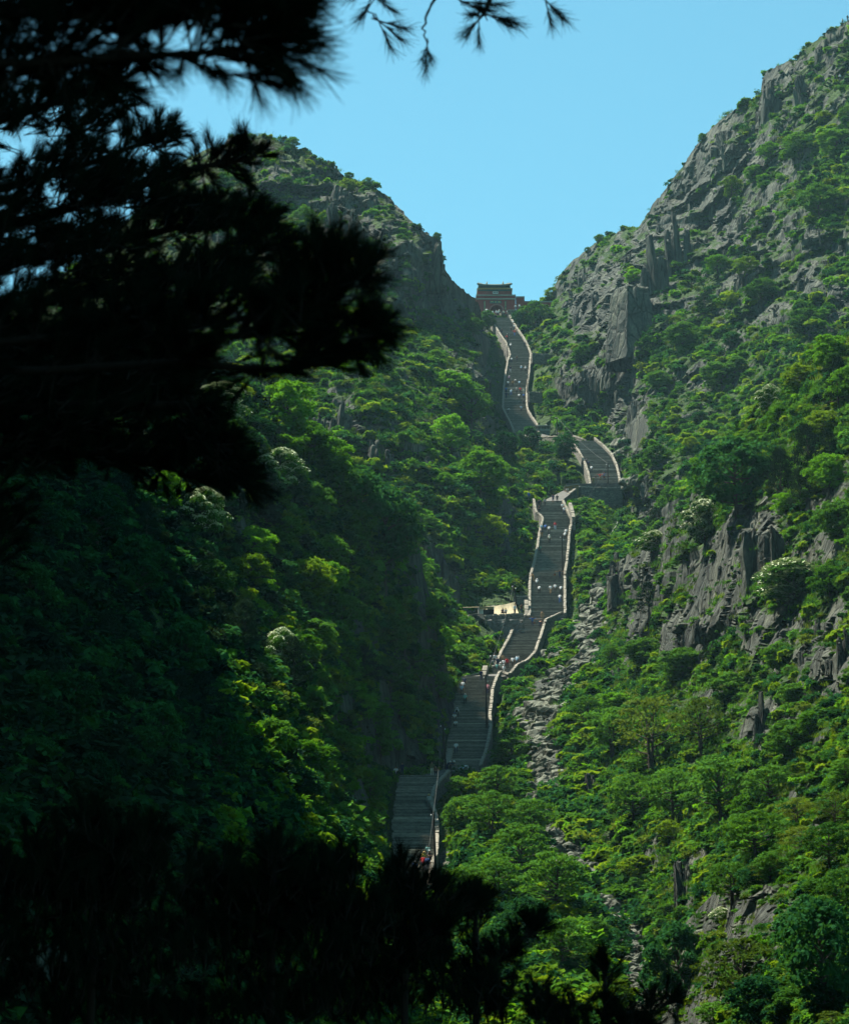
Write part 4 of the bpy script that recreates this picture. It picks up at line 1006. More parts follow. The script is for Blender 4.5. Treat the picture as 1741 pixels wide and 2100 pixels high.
def step_mat():
    m, nt, b = new_mat('stair_stone')
    mp = obj_coords(nt, (1, 1, 1)); n = noise_node(nt, mp.outputs[0], 0.35, 5, .7); mp2 = obj_coords(nt, (.5, 3.2, 5.9)); n2 = noise_node(nt, mp2.outputs[0], 1.0, 3, .8)
    r = ramp(nt, [(.3, (.15, .15, .13)), (.7, (.26, .25, .21))]); nt.links.new(n.outputs['Fac'], r.inputs[0])
    r2 = ramp(nt, [(.35, (.55, .55, .55)), (.62, (1, 1, 1)), (.75, (1.8, 1.75, 1.6))]); nt.links.new(n2.outputs['Fac'], r2.inputs[0])
    nt.links.new(mix(nt, 1, r.outputs[0], r2.outputs[0], 'MULTIPLY'), b.inputs['Base Color']); b.inputs['Roughness'].default_value = .9; b.inputs['Specular IOR Level'].default_value = .2
    return m
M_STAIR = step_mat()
M_RISER = plain('riser_stone', (.075, .075, .064), .9, .45, 1.5); M_RISER2 = plain('riser_stone_grey', (.115, .113, .096), .9, .45, 1.2); M_RISER3 = plain('riser_stone_pale', (.155, .15, .125), .9, .4, 1.0); M_TREADL = plain('pale_tread', (.24, .23, .19), .9, .35, 1.0)  # dark risers put step shade into the colour; a few steps are paler
FL_WORD = ['topmost', 'second', 'long middle', 'slanting fourth', 'fifth', 'lowest']
COPS = []
for i in range(8):
    rr = random.Random(60+i); m = MB(); j = lambda a: a+rr.uniform(-.045, .045)
    m.hexa([(j(-.5), j(-.5), 0), (j(.5), j(-.5), 0), (j(.5), j(.5), 0), (j(-.5), j(.5), 0), (j(-.44), j(-.44), 1+rr.uniform(-.15, .1)), (j(.44), j(-.44), 1+rr.uniform(-.15, .1)), (j(.44), j(.44), 1+rr.uniform(-.15, .1)), (j(-.44), j(.44), 1+rr.uniform(-.15, .1))])
    COPS.append(m.mesh('coping_stone', [M_COPING]))
def coping(p0, p1, parent, width=.62, th=.24, gap=.06):
    d = p1-p0; L = d.length
    if L < .25: return
    o = link('coping_stone', random.choice(COPS), parent)
    fx = d.normalized(); up = Vector((0, 0, 1)); sd = fx.cross(up).normalized(); up2 = sd.cross(fx)
    o.matrix_local = Matrix.Translation(p0.lerp(p1, .5)+Vector((random.uniform(-.04, .04), 0, random.uniform(-.06, .04)))) @ Matrix((fx, -sd, up2)).transposed().to_4x4() @ Euler((random.uniform(-.05, .05), random.uniform(-.07, .07), random.uniform(-.05, .05))).to_matrix().to_4x4() @ Matrix.Diagonal((L-gap, width*random.uniform(.9, 1.1), th, 1))
def parapet(pts, label, thick=.36, low=3.2, inner=1.0, out=1, cat='wall', name='parapet_wall', spacing=1.15, group='stone parapet walls along the stairway'):
    """pts: top line of the wall as 3-D points; coping stones ride on it one by one"""
    root = empty(name, (0, 0, 0)); tag(root, label, cat, group)
    m = MB()
    dense = []
    for a, b in zip(pts, pts[1:]):
        n = max(1, int((b-a).length/3.0)); dense += [a.lerp(b, k/n) for k in range(n)]
    dense.append(pts[-1])
    prev = None
    for i, p in enumerate(dense):
        d = (dense[min(i+1, len(dense)-1)]-dense[max(i-1, 0)]); d.z = 0; d.normalize(); sd = Vector((d.y, -d.x, 0))
        t = p-Vector((0, 0, .20))
        lo = low if not callable(low) else low(p)
        q = [t-sd*thick/2, t+sd*thick/2, t+sd*(thick/2+.12*lo/3)-Vector((0, 0, lo)), t-sd*(thick/2+.12*lo/3)-Vector((0, 0, lo))]
        if prev:
            m.quad(prev[0], q[0], q[1], prev[1]); m.quad(prev[1], q[1], q[2], prev[2]); m.quad(prev[3], q[3], q[0], prev[0])
        else: m.quad(q[0], q[1], q[2], q[3])
        prev = q
    m.quad(*prev[::-1])
    m.build('wall_body', M_WALL, root)
    # coping stones
    acc = []; tot = sum((b-a).length for a, b in zip(pts, pts[1:])); n = max(1, int(tot/spacing)); 
    cum = [0]
    for a, b in zip(pts, pts[1:]): cum.append(cum[-1]+(b-a).length)
    def at(s):
        for i in range(len(pts)-1):
            if s <= cum[i+1]+1e-6: return pts[i].lerp(pts[i+1], (s-cum[i])/max(1e-6, cum[i+1]-cum[i]))
        return pts[-1].copy()
    ss = [0]
    while ss[-1] < tot-.8: ss.append(min(tot, ss[-1]+spacing*random.uniform(.65, 1.4)))
    if ss[-1] < tot: ss[-1] = tot
    for a, b in zip(ss, ss[1:]): coping(at(a)-Vector((0, 0, .2)), at(b)-Vector((0, 0, .2)), root, width=thick+.14)
    return root

for i, fl in enumerate(FLIGHTS):
    y0, y1 = fl['y'][0], fl['y'][-1]; z0, z1 = fl['z'][0], fl['z'][-1]
    ys = fl['y']; zs = fl['z']; n = int((z1-z0)/.22); m = MB()
    zz = z0; yy = y0
    for k in range(n):
        za = z0+(z1-z0)*k/n; zb = z0+(z1-z0)*(k+1)/n
        ya = float(np.interp(za, zs, ys)); yb = float(np.interp(zb, zs, ys))
        j = random.uniform(-.015, .015)
        xl, xr = float(st_x(fl, 'L', ya))-.1, float(st_x(fl, 'R', ya))+.1
        if not fl['wl']: xl -= .25+random.uniform(0, .35)
        xl2, xr2 = float(st_x(fl, 'L', yb))-.1, float(st_x(fl, 'R', yb))+.1
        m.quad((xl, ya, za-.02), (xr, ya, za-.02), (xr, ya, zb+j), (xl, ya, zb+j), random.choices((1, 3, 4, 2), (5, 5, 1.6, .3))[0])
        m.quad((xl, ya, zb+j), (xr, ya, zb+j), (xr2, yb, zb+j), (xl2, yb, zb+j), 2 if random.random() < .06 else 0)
    tag(m.build('stairway', [M_STAIR, M_RISER, M_TREADL, M_RISER2, M_RISER3]), kind='structure')
    for s, flag, word in (('L', fl['wl'], 'left'), ('R', fl['wr'], 'right')):
        if not flag: continue
        pts = [Vector(tuple(solve_on(fl, u, v, PAR_H))) for u, v in fl[s]]
        parapet(pts, f'{word} stone parapet wall of the {FL_WORD[i]} flight of stairs', low=(5.5 if s == 'R' else 4.2))
# short wall stubs on the left of the fifth flight
for (a, lab) in (([(996,1364),(991.5,1384)], 'short pale wall stub at the head of the fifth flight'), ([(923,1535),(919,1557),(917,1568)], 'short wall stub beside the pole at the foot of the fifth flight')):
    parapet([W(u, v, st_Y(FLIGHTS[4], min(max(v+10, 1388), 1585))) for u, v in a], lab, thick=.7, low=3)
# landings
def flat(name, pts, th, mat, kind='structure'):
    m = MB(); bot = [(p[0], p[1], p[2]-th) for p in pts]; n = len(pts)
    m.v = [tuple(p) for p in pts]+bot; m.f = [tuple(range(n)), tuple(range(2*n-1, n-1, -1))]+[(k, k+n, (k+1) % n+n, (k+1) % n) for k in range(n)]; m.mi = [0]*len(m.f)
    o = m.build(name, mat); tag(o, kind=kind); return o
for a, b in zip(FLIGHTS, FLIGHTS[1:]):
    ya, yb = a['y'][0], b['y'][-1]; za, zb = float(a['z'][0]), float(b['z'][-1])
    A = [Vector((float(st_x(a, 'L', ya))-.3, ya, za-.01)), Vector((float(st_x(a, 'R', ya))+.3, ya, za-.01))]; B = [Vector((float(st_x(b, 'L', yb))-.3, yb, zb-.03)), Vector((float(st_x(b, 'R', yb))+.3, yb, zb-.03))]
    if b is FLIGHTS[2]:
        flat('stone_landing', [Vector((W(1160, 1000, 602).x, ya, za-.01)), A[1], A[1]+Vector((0, -3.5, -.1)), Vector((W(1160, 1000, 602).x, ya-3.5, za-.1))], 1.0, M_STEP)
        flat('stone_path', [W(1160, 1003.5, 599), W(1184, 1001, 599), W(1151, 1027, 566), W(1112, 1028, 566)], 1.0, M_STEP)
    elif b is FLIGHTS[1] or b is FLIGHTS[5]:
        # a broad level terrace at the foot, then a ramp across
        flat('stone_landing', [A[0], A[1], A[1]+Vector((0, -3.5, -.1)), A[0]+Vector((0, -3.5, -.1))], 1.2, M_STEP)
        A = [A[0]+Vector((0, -3.4, -.15)), A[1]+Vector((0, -3.4, -.15))]
        B2 = [B[0]+Vector((0, 3.4, .0)), B[1]+Vector((0, 3.4, .0))]
        flat('stone_landing', [B2[0], B2[1], B[1], B[0]], 1.2, M_STEP)
        right = B[0].x > A[0].x
        q = [A[0], A[1], B2[1], B2[0]]
        flat('stone_path', q, 1.5, M_STEP)
    else:
        flat('stone_landing', [A[0], A[1], B[1], B[0]], 1.2, M_STEP)
# walls that cross between flights
def wall_line(uvY, label, low, name='retaining_wall', cat='wall', thick=.55, group='stone retaining walls beside the stairway', spacing=1.3):
    return parapet([W(u, v, Y) for u, v, Y in uvY], label, thick=thick, low=low, name=name, cat=cat, group=group, spacing=spacing)
wall_line([(1054,886,671),(1072,889,668),(1079,889,668)], 'short low wall closing the left foot of the topmost flight', 3)
wall_line([(1079,895,664),(1108,896,658),(1138,894,652),(1166,898,647)], 'low wall between the pavilion landing and the second flight', 4.5)
wall_line([(1176,893,655),(1190,898,652),(1203,903,650)], 'slanting pale wall behind the head of the second flight', 2)
wall_line([(1187,997,598),(1210,999,598),(1240,1000,598),(1275,999,598)], 'dark front wall under the foot of the second flight', 4.2)
wall_line([(1156,1019,580),(1171,1008,587),(1187,997,597)], 'slanting pale wall running down beside the yellow hut', 1.8)
wall_line([(1090,724.5,733),(1115,726,735),(1142,728,740)], 'thin stone wall running right from the bend of the topmost flight', 2.6)
wall_line([(1083,803,690),(1096,804,692),(1110,805,695)], 'short stone wall running right from the lower half of the topmost flight', 2.6)
wall_line([(1168,1030,556),(1173,1045,552),(1176,1060,548)], 'stub of old wall outside the right parapet near the third flight head', 2.4)
wall_line([(1046,1382,447),(1037,1379,448),(1028,1375,449)], 'cross wall where the fourth flight meets the fifth', 3.0)
wall_line([(953,1385,449),(966,1383,450),(980,1381,450)], 'low wall on the cliff side at the head of the fifth flight', 2.2)
wall_line([(898,1262,492),(930,1264,491),(960,1263,490),(1000,1262,490),(1040,1260,492),(1072,1257,494)], 'rough terrace wall that carries the canvas shelter', 6.0)
wall_line([(1052,1222,512),(1068,1222,512),(1083,1222,512)], 'low stone wall behind the tall pole by the shelter', 1.6)
wall_line([(1079,1230,509),(1079,1245,507),(1080,1262,505)], 'narrow outer wall beside the left parapet of the middle flight', 2.5)
wall_line([(1675,189,700),(1690,180,700),(1715,164,700),(1741,165,698),(1780,172,695)], 'pale mountain path wall high on the right summit slope', 2.5, spacing=1.6)
wall_line([(829,1590,381),(824,1604,377)], 'pale stones edging the upper left of the lowest flight', 1.5)

# dry stones of the terrace wall: irregular pieces proud of its face
m = MB(); rr = random.Random(3)
for row in range(13):
    x = W(900, 1270, 490).x
    while x < W(1068, 1270, 490).x:
        w_ = rr.uniform(.35, .9); z = W(960, 1268, 490).z-.35-row*.36; y = 489.3-row*.03
        m.hexa([(x, y-rr.uniform(.05, .3), z-.32), (x+w_, y-rr.uniform(.05, .3), z-.30), (x+w_, y+.4, z-.3), (x, y+.4, z-.3), (x+.04, y-rr.uniform(.03, .2), z), (x+w_-.05, y-rr.uniform(.03, .2), z-.03), (x+w_, y+.4, z), (x, y+.4, z)])
        x += w_+.04
tag(m.build('dry_stones', plain('dry_stone', (.13, .13, .115), .95, .5, 1.3, .05)), kind='stuff')

# ------------------------------------------------------------------ gate tower
M_RED = plain('red_plaster', (0.17, 0.036, 0.030), .9, .22, 1.2)
M_RED2 = plain('red_plaster_upper', (0.20, 0.055, 0.045), .9, .22, 1.2)
M_TRIM = plain('grey_trim', (.19, .20, .17), .9, .2, 2)
M_TILE = plain('glazed_tile', (.26, .19, .07), .5, .3, 3)
M_TEAL = plain('teal_eave_paint', (.03, .085, .085), .7, .4, 3)
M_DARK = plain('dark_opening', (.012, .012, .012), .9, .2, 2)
M_WHITE = plain('white_plaque', (.45, .45, .42), .7, .05, 2)
M_BLUE = plain('blue_green_plaque', (.02, .085, .085), .7, .2, 2)
M_GOLD = plain('gold_letters', (.42, .33, .08), .6, .15, 2)
M_INK = plain('ink_letters', (.02, .02, .02), .8, .1, 2)
GY = 812.0
def gx(u, v=640): return W(u, v, GY).x
def gz(v): return W(1018, v, GY).z
gate = empty('gate_tower', (gx(1018), GY, gz(650))); tag(gate, 'red gate tower with a curved tiled roof and arched passage above the stairs', 'gate tower')
ox, oy, oz = gate.location
def G(u, v): return gx(u)-ox, gz(v)-oz
def gbox(m, u0, u1, v0, v1, ya, yb, mi=0):
    (xa, zb), (xb, za) = G(u0, v0), G(u1, v1); m.box(xa, xb, ya, yb, za, zb, mi)
def arch_wall(m, x0, x1, z0, z1, cx, r, zs, y0, y1, mi=0, floor=None, n=14):
    """wall face with an arched opening; zs is the springing height"""
    fl_ = z0 if floor is None else floor
    arc = [(cx-r*math.cos(math.pi*k/n), zs+r*math.sin(math.pi*k/n)) for k in range(n+1)]
    for y in (y0, y1):
        m.quad((x0, y, z0), (cx-r, y, z0), (cx-r, y, z1), (x0, y, z1), mi); m.quad((cx+r, y, z0), (x1, y, z0), (x1, y, z1), (cx+r, y, z1), mi)
        for a, b in zip(arc, arc[1:]): m.quad((a[0], y, a[1]), (b[0], y, b[1]), (b[0], y, z1), (a[0], y, z1), mi)
        if fl_ > z0: m.quad((cx-r, y, z0), (cx+r, y, z0), (cx+r, y, fl_), (cx-r, y, fl_), mi)
    for a, b in zip([(cx-r, fl_)]+arc, arc+[(cx+r, fl_)]): m.quad((a[0], y0, a[1]), (a[0], y1, a[1]), (b[0], y1, b[1]), (b[0], y0, b[1]), mi)
    m.quad((x0, y0, z1), (x1, y0, z1), (x1, y1, z1), (x0, y1, z1), mi)
    m.quad((x0, y0, z0), (x0, y1, z0), (x0, y1, z1), (x0, y0, z1), mi); m.quad((x1, y0, z0), (x1, y1, z0), (x1, y1, z1), (x1, y0, z1), mi)
m = MB(); (x0, zt), (x1, zb) = G(977, 607), G(1057, 652); ac = G(1018.5, 640)[0]; ar = 13.2*GY/FPX
arch_wall(m, x0, x1, zb-4, zt, ac, ar, G(0, 637.6)[1], 0, 9, floor=G(0, 650)[1]); m.build('platform_wall', M_RED, gate)
m = MB(); n = 14; zs = G(0, 637.6)[1]
for k in range(n):
    a0, a1 = math.pi*k/n, math.pi*(k+1)/n-.02; q = []
    for y in (-.12, .05):
        q += [(ac-ar*math.cos(a0), y, zs+ar*math.sin(a0)), (ac-(ar+.42)*math.cos(a0), y, zs+(ar+.42)*math.sin(a0)), (ac-(ar+.42)*math.cos(a1), y, zs+(ar+.42)*math.sin(a1)), (ac-ar*math.cos(a1), y, zs+ar*math.sin(a1))]
    m.hexa(q)
m.build('arch_ring', plain('arch_brick', (.20, .10, .085), .9, .3, 3), gate)
m = MB(); gbox(m, 976, 1057.6, 604.8, 607.0, -.35, 9.2); gbox(m, 976.3, 1057.3, 612.5, 614.8, -.42, .05); m.build('cornice', M_TRIM, gate)
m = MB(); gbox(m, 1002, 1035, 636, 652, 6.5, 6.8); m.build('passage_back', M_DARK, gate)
for u0, u1 in ((992, 995.6), (1034.6, 1038.2)):
    m = MB(); gbox(m, u0, u1, 617.5, 636, -.10, .02); m.build('couplet_panel', M_BLUE, gate)
m = MB(); gbox(m, 1004.5, 1028, 617, 622.2, -.14, .02); m.build('name_panel', M_BLUE, gate)
# upper storey
m = MB(); (x0, zt), (x1, zb) = G(980, 592), G(1049.5, 605)
arch_wall(m, x0, x1, zb, zt, G(1016.5, 0)[0], 4.9*GY/FPX, G(0, 603.4)[1], 1.6, 7.4, floor=zb+.01); m.build('upper_wall', M_RED2, gate)
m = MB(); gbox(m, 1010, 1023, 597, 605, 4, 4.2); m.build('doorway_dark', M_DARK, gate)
m = MB(); gbox(m, 978.2, 1051.3, 588.8, 590.4, .9, 8.1); m.build('lower_eave', M_TILE, gate)
m = MB(); gbox(m, 980.2, 1049.4, 590.4, 593.2, 1.3, 7.7); m.build('painted_beam', M_TEAL, gate)
m = MB()
for k in range(22):
    u = 981.5+k*3.05; gbox(m, u, u+1.5, 587.6, 588.8, .95, 1.3)
tag(m.build('eave_tile_ends', M_TILE, gate), kind='stuff')
m = MB(); gbox(m, 982.5, 1047, 581, 588.8, 2.2, 6.8); m.build('eave_brackets', M_TEAL, gate)
for k in range(9):
    m = MB(); u = 984+k*7.3; gbox(m, u, u+1.6, 581.5, 588.4, 1.75, 2.2); m.build('bracket', M_TEAL, gate)
# sweeping roof
prof = []; (xl, zE), (xr, zR) = G(978.3, 580.5), G(1050.8, 575.5); xc = (xl+xr)/2; hw = (xr-xl)/2
m = MB(); nx_ = 16
def roof_pt(i, j):
    """i along the eave, j from front eave over the ridge to the back"""
    sx_ = -1+2*i/nx_; t = j/8*2-1; lift = .55*abs(sx_)**3
    y = 4.5+t*(4.4); zz = zE-1.0+(zR-zE+.55)*(1-abs(t)**.8)*1.0+lift*.8
    return (xc+sx_*hw*(1.0-.10*(1-abs(t))), y, zz+.55)
for i in range(nx_):
    for j in range(8):
        a, b, c, d = roof_pt(i, j), roof_pt(i+1, j), roof_pt(i+1, j+1), roof_pt(i, j+1)
        m.quad(a, b, c, d); lo = lambda p: (p[0]*.985+xc*.015, p[1], p[2]-.38); m.quad(lo(d), lo(c), lo(b), lo(a))
for i in range(nx_):
    for j in (0, 8):
        a, b = roof_pt(i, j), roof_pt(i+1, j); m.quad(a, b, (b[0], b[1], b[2]-.38), (a[0], a[1], a[2]-.38))
for j in range(8):
    for i in (0, nx_):
        a, b = roof_pt(i, j), roof_pt(i, j+1); m.quad(a, b, (b[0], b[1], b[2]-.38), (a[0], a[1], a[2]-.38))
roof = m.build('roof', M_TEAL, gate)
for k in range(33):
    u = -1+2*(k+.5)/33; i = (u+1)/2*nx_
    mm = MB(); pts = [Vector(roof_pt(i, j)) for j in (0, 1, 2, 3, 4)]; mm.tube([p+Vector((0, 0, .05)) for p in pts], .085, 5); mm.build('tile_row', M_TILE, roof)
m = MB(); pts = [Vector(roof_pt(i, 4))+Vector((0, 0, .2)) for i in (0, 2, 4, 8, 12, 14, 16)]; m.tube(pts, .2, 6); m.build('ridge', M_TILE, roof)
for i in (4.2, 12.4):
    p = Vector(roof_pt(i, 4)); m = MB(); m.tube([p+Vector((0, 0, .1)), p+Vector((0, 0, .7)), p+Vector((.12, 0, 1.05)), p+Vector((-.05, 0, 1.3))], [.2, .24, .13, .05], 6); m.build('ridge_ornament', M_TILE, roof)
for i, sgn in ((.2, 1), (1.0, 1), (1.8, 1), (14.2, -1), (15.0, -1), (15.8, -1)):
    p = Vector(roof_pt(i, 2)); m = MB(); m.tube([p, p+Vector((0, 0, .45)), p+Vector((.08*sgn, 0, .75))], [.09, .08, .03], 5); m.build('corner_figure', M_TILE, roof)
# lettering
def letters(txt, w_, h_, loc, mat, parent, name='lettering', vertical=False):
    cu = bpy.data.curves.new(name, 'FONT'); cu.body = '\n'.join(txt) if vertical else txt; cu.align_x = 'CENTER'; cu.align_y = 'CENTER'; cu.extrude = .02; cu.space_line = .9
    o = bpy.data.objects.new(name, cu); COL.objects.link(o)
    bpy.context.view_layer.update(); d = o.dimensions
    me = bpy.data.meshes.new_from_object(o.evaluated_get(bpy.context.evaluated_depsgraph_get()))
    bpy.data.objects.remove(o); me.name = name; me.materials.clear(); me.materials.append(mat)
    q = link(name, me, parent, loc); q.rotation_euler = (R(90), 0, 0)
    xs_ = [v_.co.x for v_ in me.vertices] or [0, 1]; ys_ = [v_.co.y for v_ in me.vertices] or [0, 1]
    cx, cy = (max(xs_)+min(xs_))/2, (max(ys_)+min(ys_))/2
    for v_ in me.vertices: v_.co.x -= cx; v_.co.y -= cy
    q.scale = (w_/max(.01, max(xs_)-min(xs_)), h_/max(.01, max(ys_)-min(ys_)), 1)
    return q
m = MB(); gbox(m, 1010.4, 1022, 594.4, 598.8, 1.35, 1.6); pl = m.build('plaque', M_WHITE, gate)
(xa, za), (xb, zb2) = G(1011.6, 595.3), G(1020.8, 597.9); letters('閣空摩', xb-xa, za-zb2, ((xa+xb)/2, 1.32, (za+zb2)/2), M_INK, pl)
(xa, za), (xb, zb2) = G(1006.5, 617.9), G(1026, 621.3); letters('門 天 南', xb-xa, za-zb2, ((xa+xb)/2, -.17, (za+zb2)/2), M_GOLD, gate)
for u, t_ in ((1036.4, '門闢九霄仰步三天勝蹟'), (993.8, '階崇萬級俯臨千嶂奇觀')):
    (xa, za), (xb, zb2) = G(u-1.0, 618.3), G(u+1.0, 635.2); letters(t_, xb-xa, za-zb2, ((xa+xb)/2, -.13, (za+zb2)/2), M_GOLD, gate, vertical=True)
# flanking walls, things of their own
def gate_wall(u0, u1, v0, label, y=2.0, v1=655):
    m = MB(); a, b = W(u0, v0, GY), W(u1, v0, GY); lo = gz(v1)-3; m.box(a.x, b.x, GY+y, GY+y+1.2, lo, a.z-.35, 0)
    r_ = empty('gate_wall', (0, 0, 0)); tag(r_, label, 'wall'); m.build('wall_body', M_RED, r_)
    m = MB(); m.box(a.x-.02, b.x+.02, GY+y-.2, GY+y+1.4, a.z-.347, a.z, 0); m.build('wall_coping', M_TRIM, r_)
gate_wall(1057.8, 1075.5, 605.6, 'red wall block stepped lower on the right side of the gate tower', 1.0)
gate_wall(1075.7, 1140, 611.5, 'long low red wall running right from the gate to the mountain', 2.6)
gate_wall(955, 975.8, 607.6, 'red wall joining the gate tower to the left peak', 1.4)
# masonry terrace on the right, baluster pier with ball on the left
def grey_block(name, u0, u1, v0, v1, Y, dy, label, mat=M_WALL):
    a, b = W(u0, v0, Y), W(u1, v1, Y); r_ = empty(name, (0, 0, 0)); tag(r_, label, 'wall')
    m = MB(); m.box(a.x, b.x, Y, Y+dy, b.z-2, a.z-.25); m.build('wall_body', mat, r_); m = MB(); m.box(a.x-.1, b.x+.1, Y-.1, Y+dy+.1, a.z-.247, a.z); m.build('wall_coping', M_COPING, r_); return r_
grey_block('terrace_wall', 1041, 1068, 635, 650, 803, 5, 'grey masonry terrace right of the gate passage')
grey_block('terrace_wall', 994, 1005, 646, 668, 801, 6, 'pale masonry block under the left end of the gate forecourt')
bal = empty('stone_balustrade', W(998, 646, 800)); tag(bal, 'pale stone balustrade with a round ball left of the gate passage', 'balustrade')
m = MB(); m.box(-.9, 1.0, -.1, .12, 0, .18); m.box(-.9, 1.0, -.1, .12, 1.05, 1.2); m.build('rail', M_WHITE, bal)
for k in range(5):
    m = MB(); m.box(-.8+k*.42, -.68+k*.42, -.05, .07, .183, 1.047); m.build('baluster', M_WHITE, bal)
m = MB(); m.tube([(0, 0, 1.203), (0, 0, 1.25), (0, 0, 1.4), (0, 0, 1.62), (0, 0, 1.78), (0, 0, 1.84)], [.1, .3, .42, .42, .26, .05], 10); m.build('ball', M_WHITE, bal, smooth=True)
# forecourt between stair head and gate
fh = FLIGHTS[0]; yb = float(fh['y'][-1]); zb_ = float(fh['z'][-1])
flat('stone_landing', [(gx(985), yb, zb_-.02), (gx(1072), yb, zb_-.02), (gx(1072), GY+12, zb_-.02), (gx(985), GY+12, zb_-.02)], 3.0, M_STEP)

# small pavilion at the foot of the topmost flight
pv_ = W(1112, 888, 672); pav = empty('pavilion', pv_); tag(pav, 'small tile-roofed pavilion at the foot of the topmost flight', 'pavilion')
s_ = 672/FPX
m = MB(); m.box(-16.5*s_, 16.5*s_, 0, 3, -1.5, 5.2*s_); m.build('base_wall', M_WALL, pav)
m = MB(); m.box(-16.5*s_, 16.5*s_, 0, .25, 5.22*s_, 9.5*s_); m.box(-15.5*s_, 15.5*s_, 2.6, 2.9, 5.22*s_, 17*s_); m.build('parapet_panel', M_TRIM, pav)
for k in range(6):
    m = MB(); x = (-15.5+k*6.2)*s_; m.box(x-.11, x+.11, .03, .22, 9.52*s_, 15.6*s_); m.build('post', M_TRIM, pav)
m = MB(); a, b = -18*s_, 18*s_
for y0_, z0_, y1_, z1_ in ((-.6, 15.6*s_, 1.5, 19.5*s_), (1.5, 19.5*s_, 3.6, 15.6*s_)):
    m.quad((a, y0_, z0_), (b, y0_, z0_), (b, y1_, z1_), (a, y1_, z1_)); m.quad((a, y1_, z1_-.18), (b, y1_, z1_-.18), (b, y0_, z0_-.18), (a, y0_, z0_-.18))
m.quad((a, -.6, 15.6*s_-.18), (b, -.6, 15.6*s_-.18), (b, -.6, 15.6*s_), (a, -.6, 15.6*s_))
rf = m.build('roof', plain('pavilion_tile', (.15, .17, .15), .8, .3, 3), pav)
for k in range(12):
    m = MB(); x = a+(k+.5)*(b-a)/12; m.tube([(x, -.62, 15.7*s_), (x, 1.45, 19.55*s_)], .09, 5); m.build('tile_row', rf.data.materials[0], rf)
m = MB(); m.tube([(9*s_, 1.5, 19.5*s_), (9*s_, 1.5, 21.5*s_), (9*s_, 1.5, 23.5*s_)], [.3, .35, .1], 6); m.build('finial', M_TRIM, rf)

# yellow hut beside the second flight
hp = W(1172, 1014, 592); s_ = 592/FPX; hut = empty('stone_hut', hp); tag(hut, 'ochre walled hut with one window beside the foot of the second flight', 'hut')
M_OCH = plain('ochre_wall', (.15, .11, .045), .9, .25, 2)
m = MB(); wl_, wr_ = -14*s_, 14.5*s_; zl, zr = 17*s_, 22*s_
win = (1.5*s_, 6.5*s_, 13*s_, 17*s_)
for (xa, xb, za, zb3) in ((wl_, win[0], -1.5, None), (win[1], wr_, -1.5, None)):
    top = lambda x: zl+(zr-zl)*(x-wl_)/(wr_-wl_)
    m.quad((xa, 0, za), (xb, 0, za), (xb, 0, top(xb)), (xa, 0, top(xa)))
m.quad((win[0], 0, -1.5), (win[1], 0, -1.5), (win[1], 0, win[2]), (win[0], 0, win[2])); m.quad((win[0], 0, win[3]), (win[1], 0, win[3]), (win[1], 0, top(win[1])), (win[0], 0, top(win[0])))
m.quad((wl_, 0, -1.5), (wl_, 3, -1.5), (wl_, 3, zl), (wl_, 0, zl)); m.quad((wr_, 0, -1.5), (wr_, 3, -1.5), (wr_, 3, zr), (wr_, 0, zr)); m.quad((wl_, 3, -1.5), (wr_, 3, -1.5), (wr_, 3, zr), (wl_, 3, zl))
m.build('wall', M_OCH, hut)
m = MB(); m.hexa([(wl_-.2, -.25, zl+.003), (wr_+.2, -.25, zr+.003), (wr_+.2, 3.2, zr+.003), (wl_-.2, 3.2, zl+.003), (wl_-.2, -.25, zl+.15), (wr_+.2, -.25, zr+.15), (wr_+.2, 3.2, zr+.15), (wl_-.2, 3.2, zl+.15)]); m.build('roof', M_TRIM, hut)
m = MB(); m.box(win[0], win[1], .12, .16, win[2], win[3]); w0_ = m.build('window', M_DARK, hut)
m = MB(); 
for z_ in (win[2], win[3]-.06): m.box(win[0], win[1], .02, .10, z_, z_+.06)
m.build('window_frame', M_TRIM, w0_)

# canvas shelter
sh0 = W(1022, 1262, 498); s_ = 498/FPX; sh = empty('canvas_shelter', sh0); tag(sh, 'cream canvas shelter on the terrace left of the stairs', 'shelter')
M_CANV = plain('cream_canvas', (.30, .255, .155), .85, .12, 1.5, .05)
m = MB()
def cp(u, v, dy): p = W(u, v, 498+dy); return p-sh0
nx2, ny2 = 14, 6; gr = []
for j in range(ny2+1):
    row = []
    for i in range(nx2+1):
        t = i/nx2; k = j/ny2
        top = Vector(cp(985+71*t, 1244-9.5*t, 2.4)); bot = Vector(cp(992+72*t, 1262-3*t, -.8)); p = top.lerp(bot, k); p.y += 1.1*math.sin(k*3.14)*.4+.1*math.sin(t*19+k*3); p.z -= .22*math.sin(math.pi*t)*(1-k)
        row.append(p)
    gr.append(row)
for j in range(ny2):
    for i in range(nx2): m.quad(gr[j][i], gr[j][i+1], gr[j+1][i+1], gr[j+1][i])
for i in range(nx2):   # roof sheet to the back
    a, b = gr[0][i], gr[0][i+1]; m.quad(a, b, b+Vector((0, 3.2, -.4)), a+Vector((0, 3.2, -.4)))
m.build('canvas_sheet', M_CANV, sh, smooth=True)
m = MB(); c0 = cp(981, 1262, -.9); m.box(c0.x, c0.x+.45, c0.y, c0.y+2.5, 0, 15.5*s_); m.build('white_post', M_WHITE, sh)
m = MB(); c0 = cp(986, 1262, -.9); m.box(c0.x+.1, c0.x+.4, c0.y, c0.y+.3, 0, 14*s_); m.build('white_post', M_WHITE, sh)
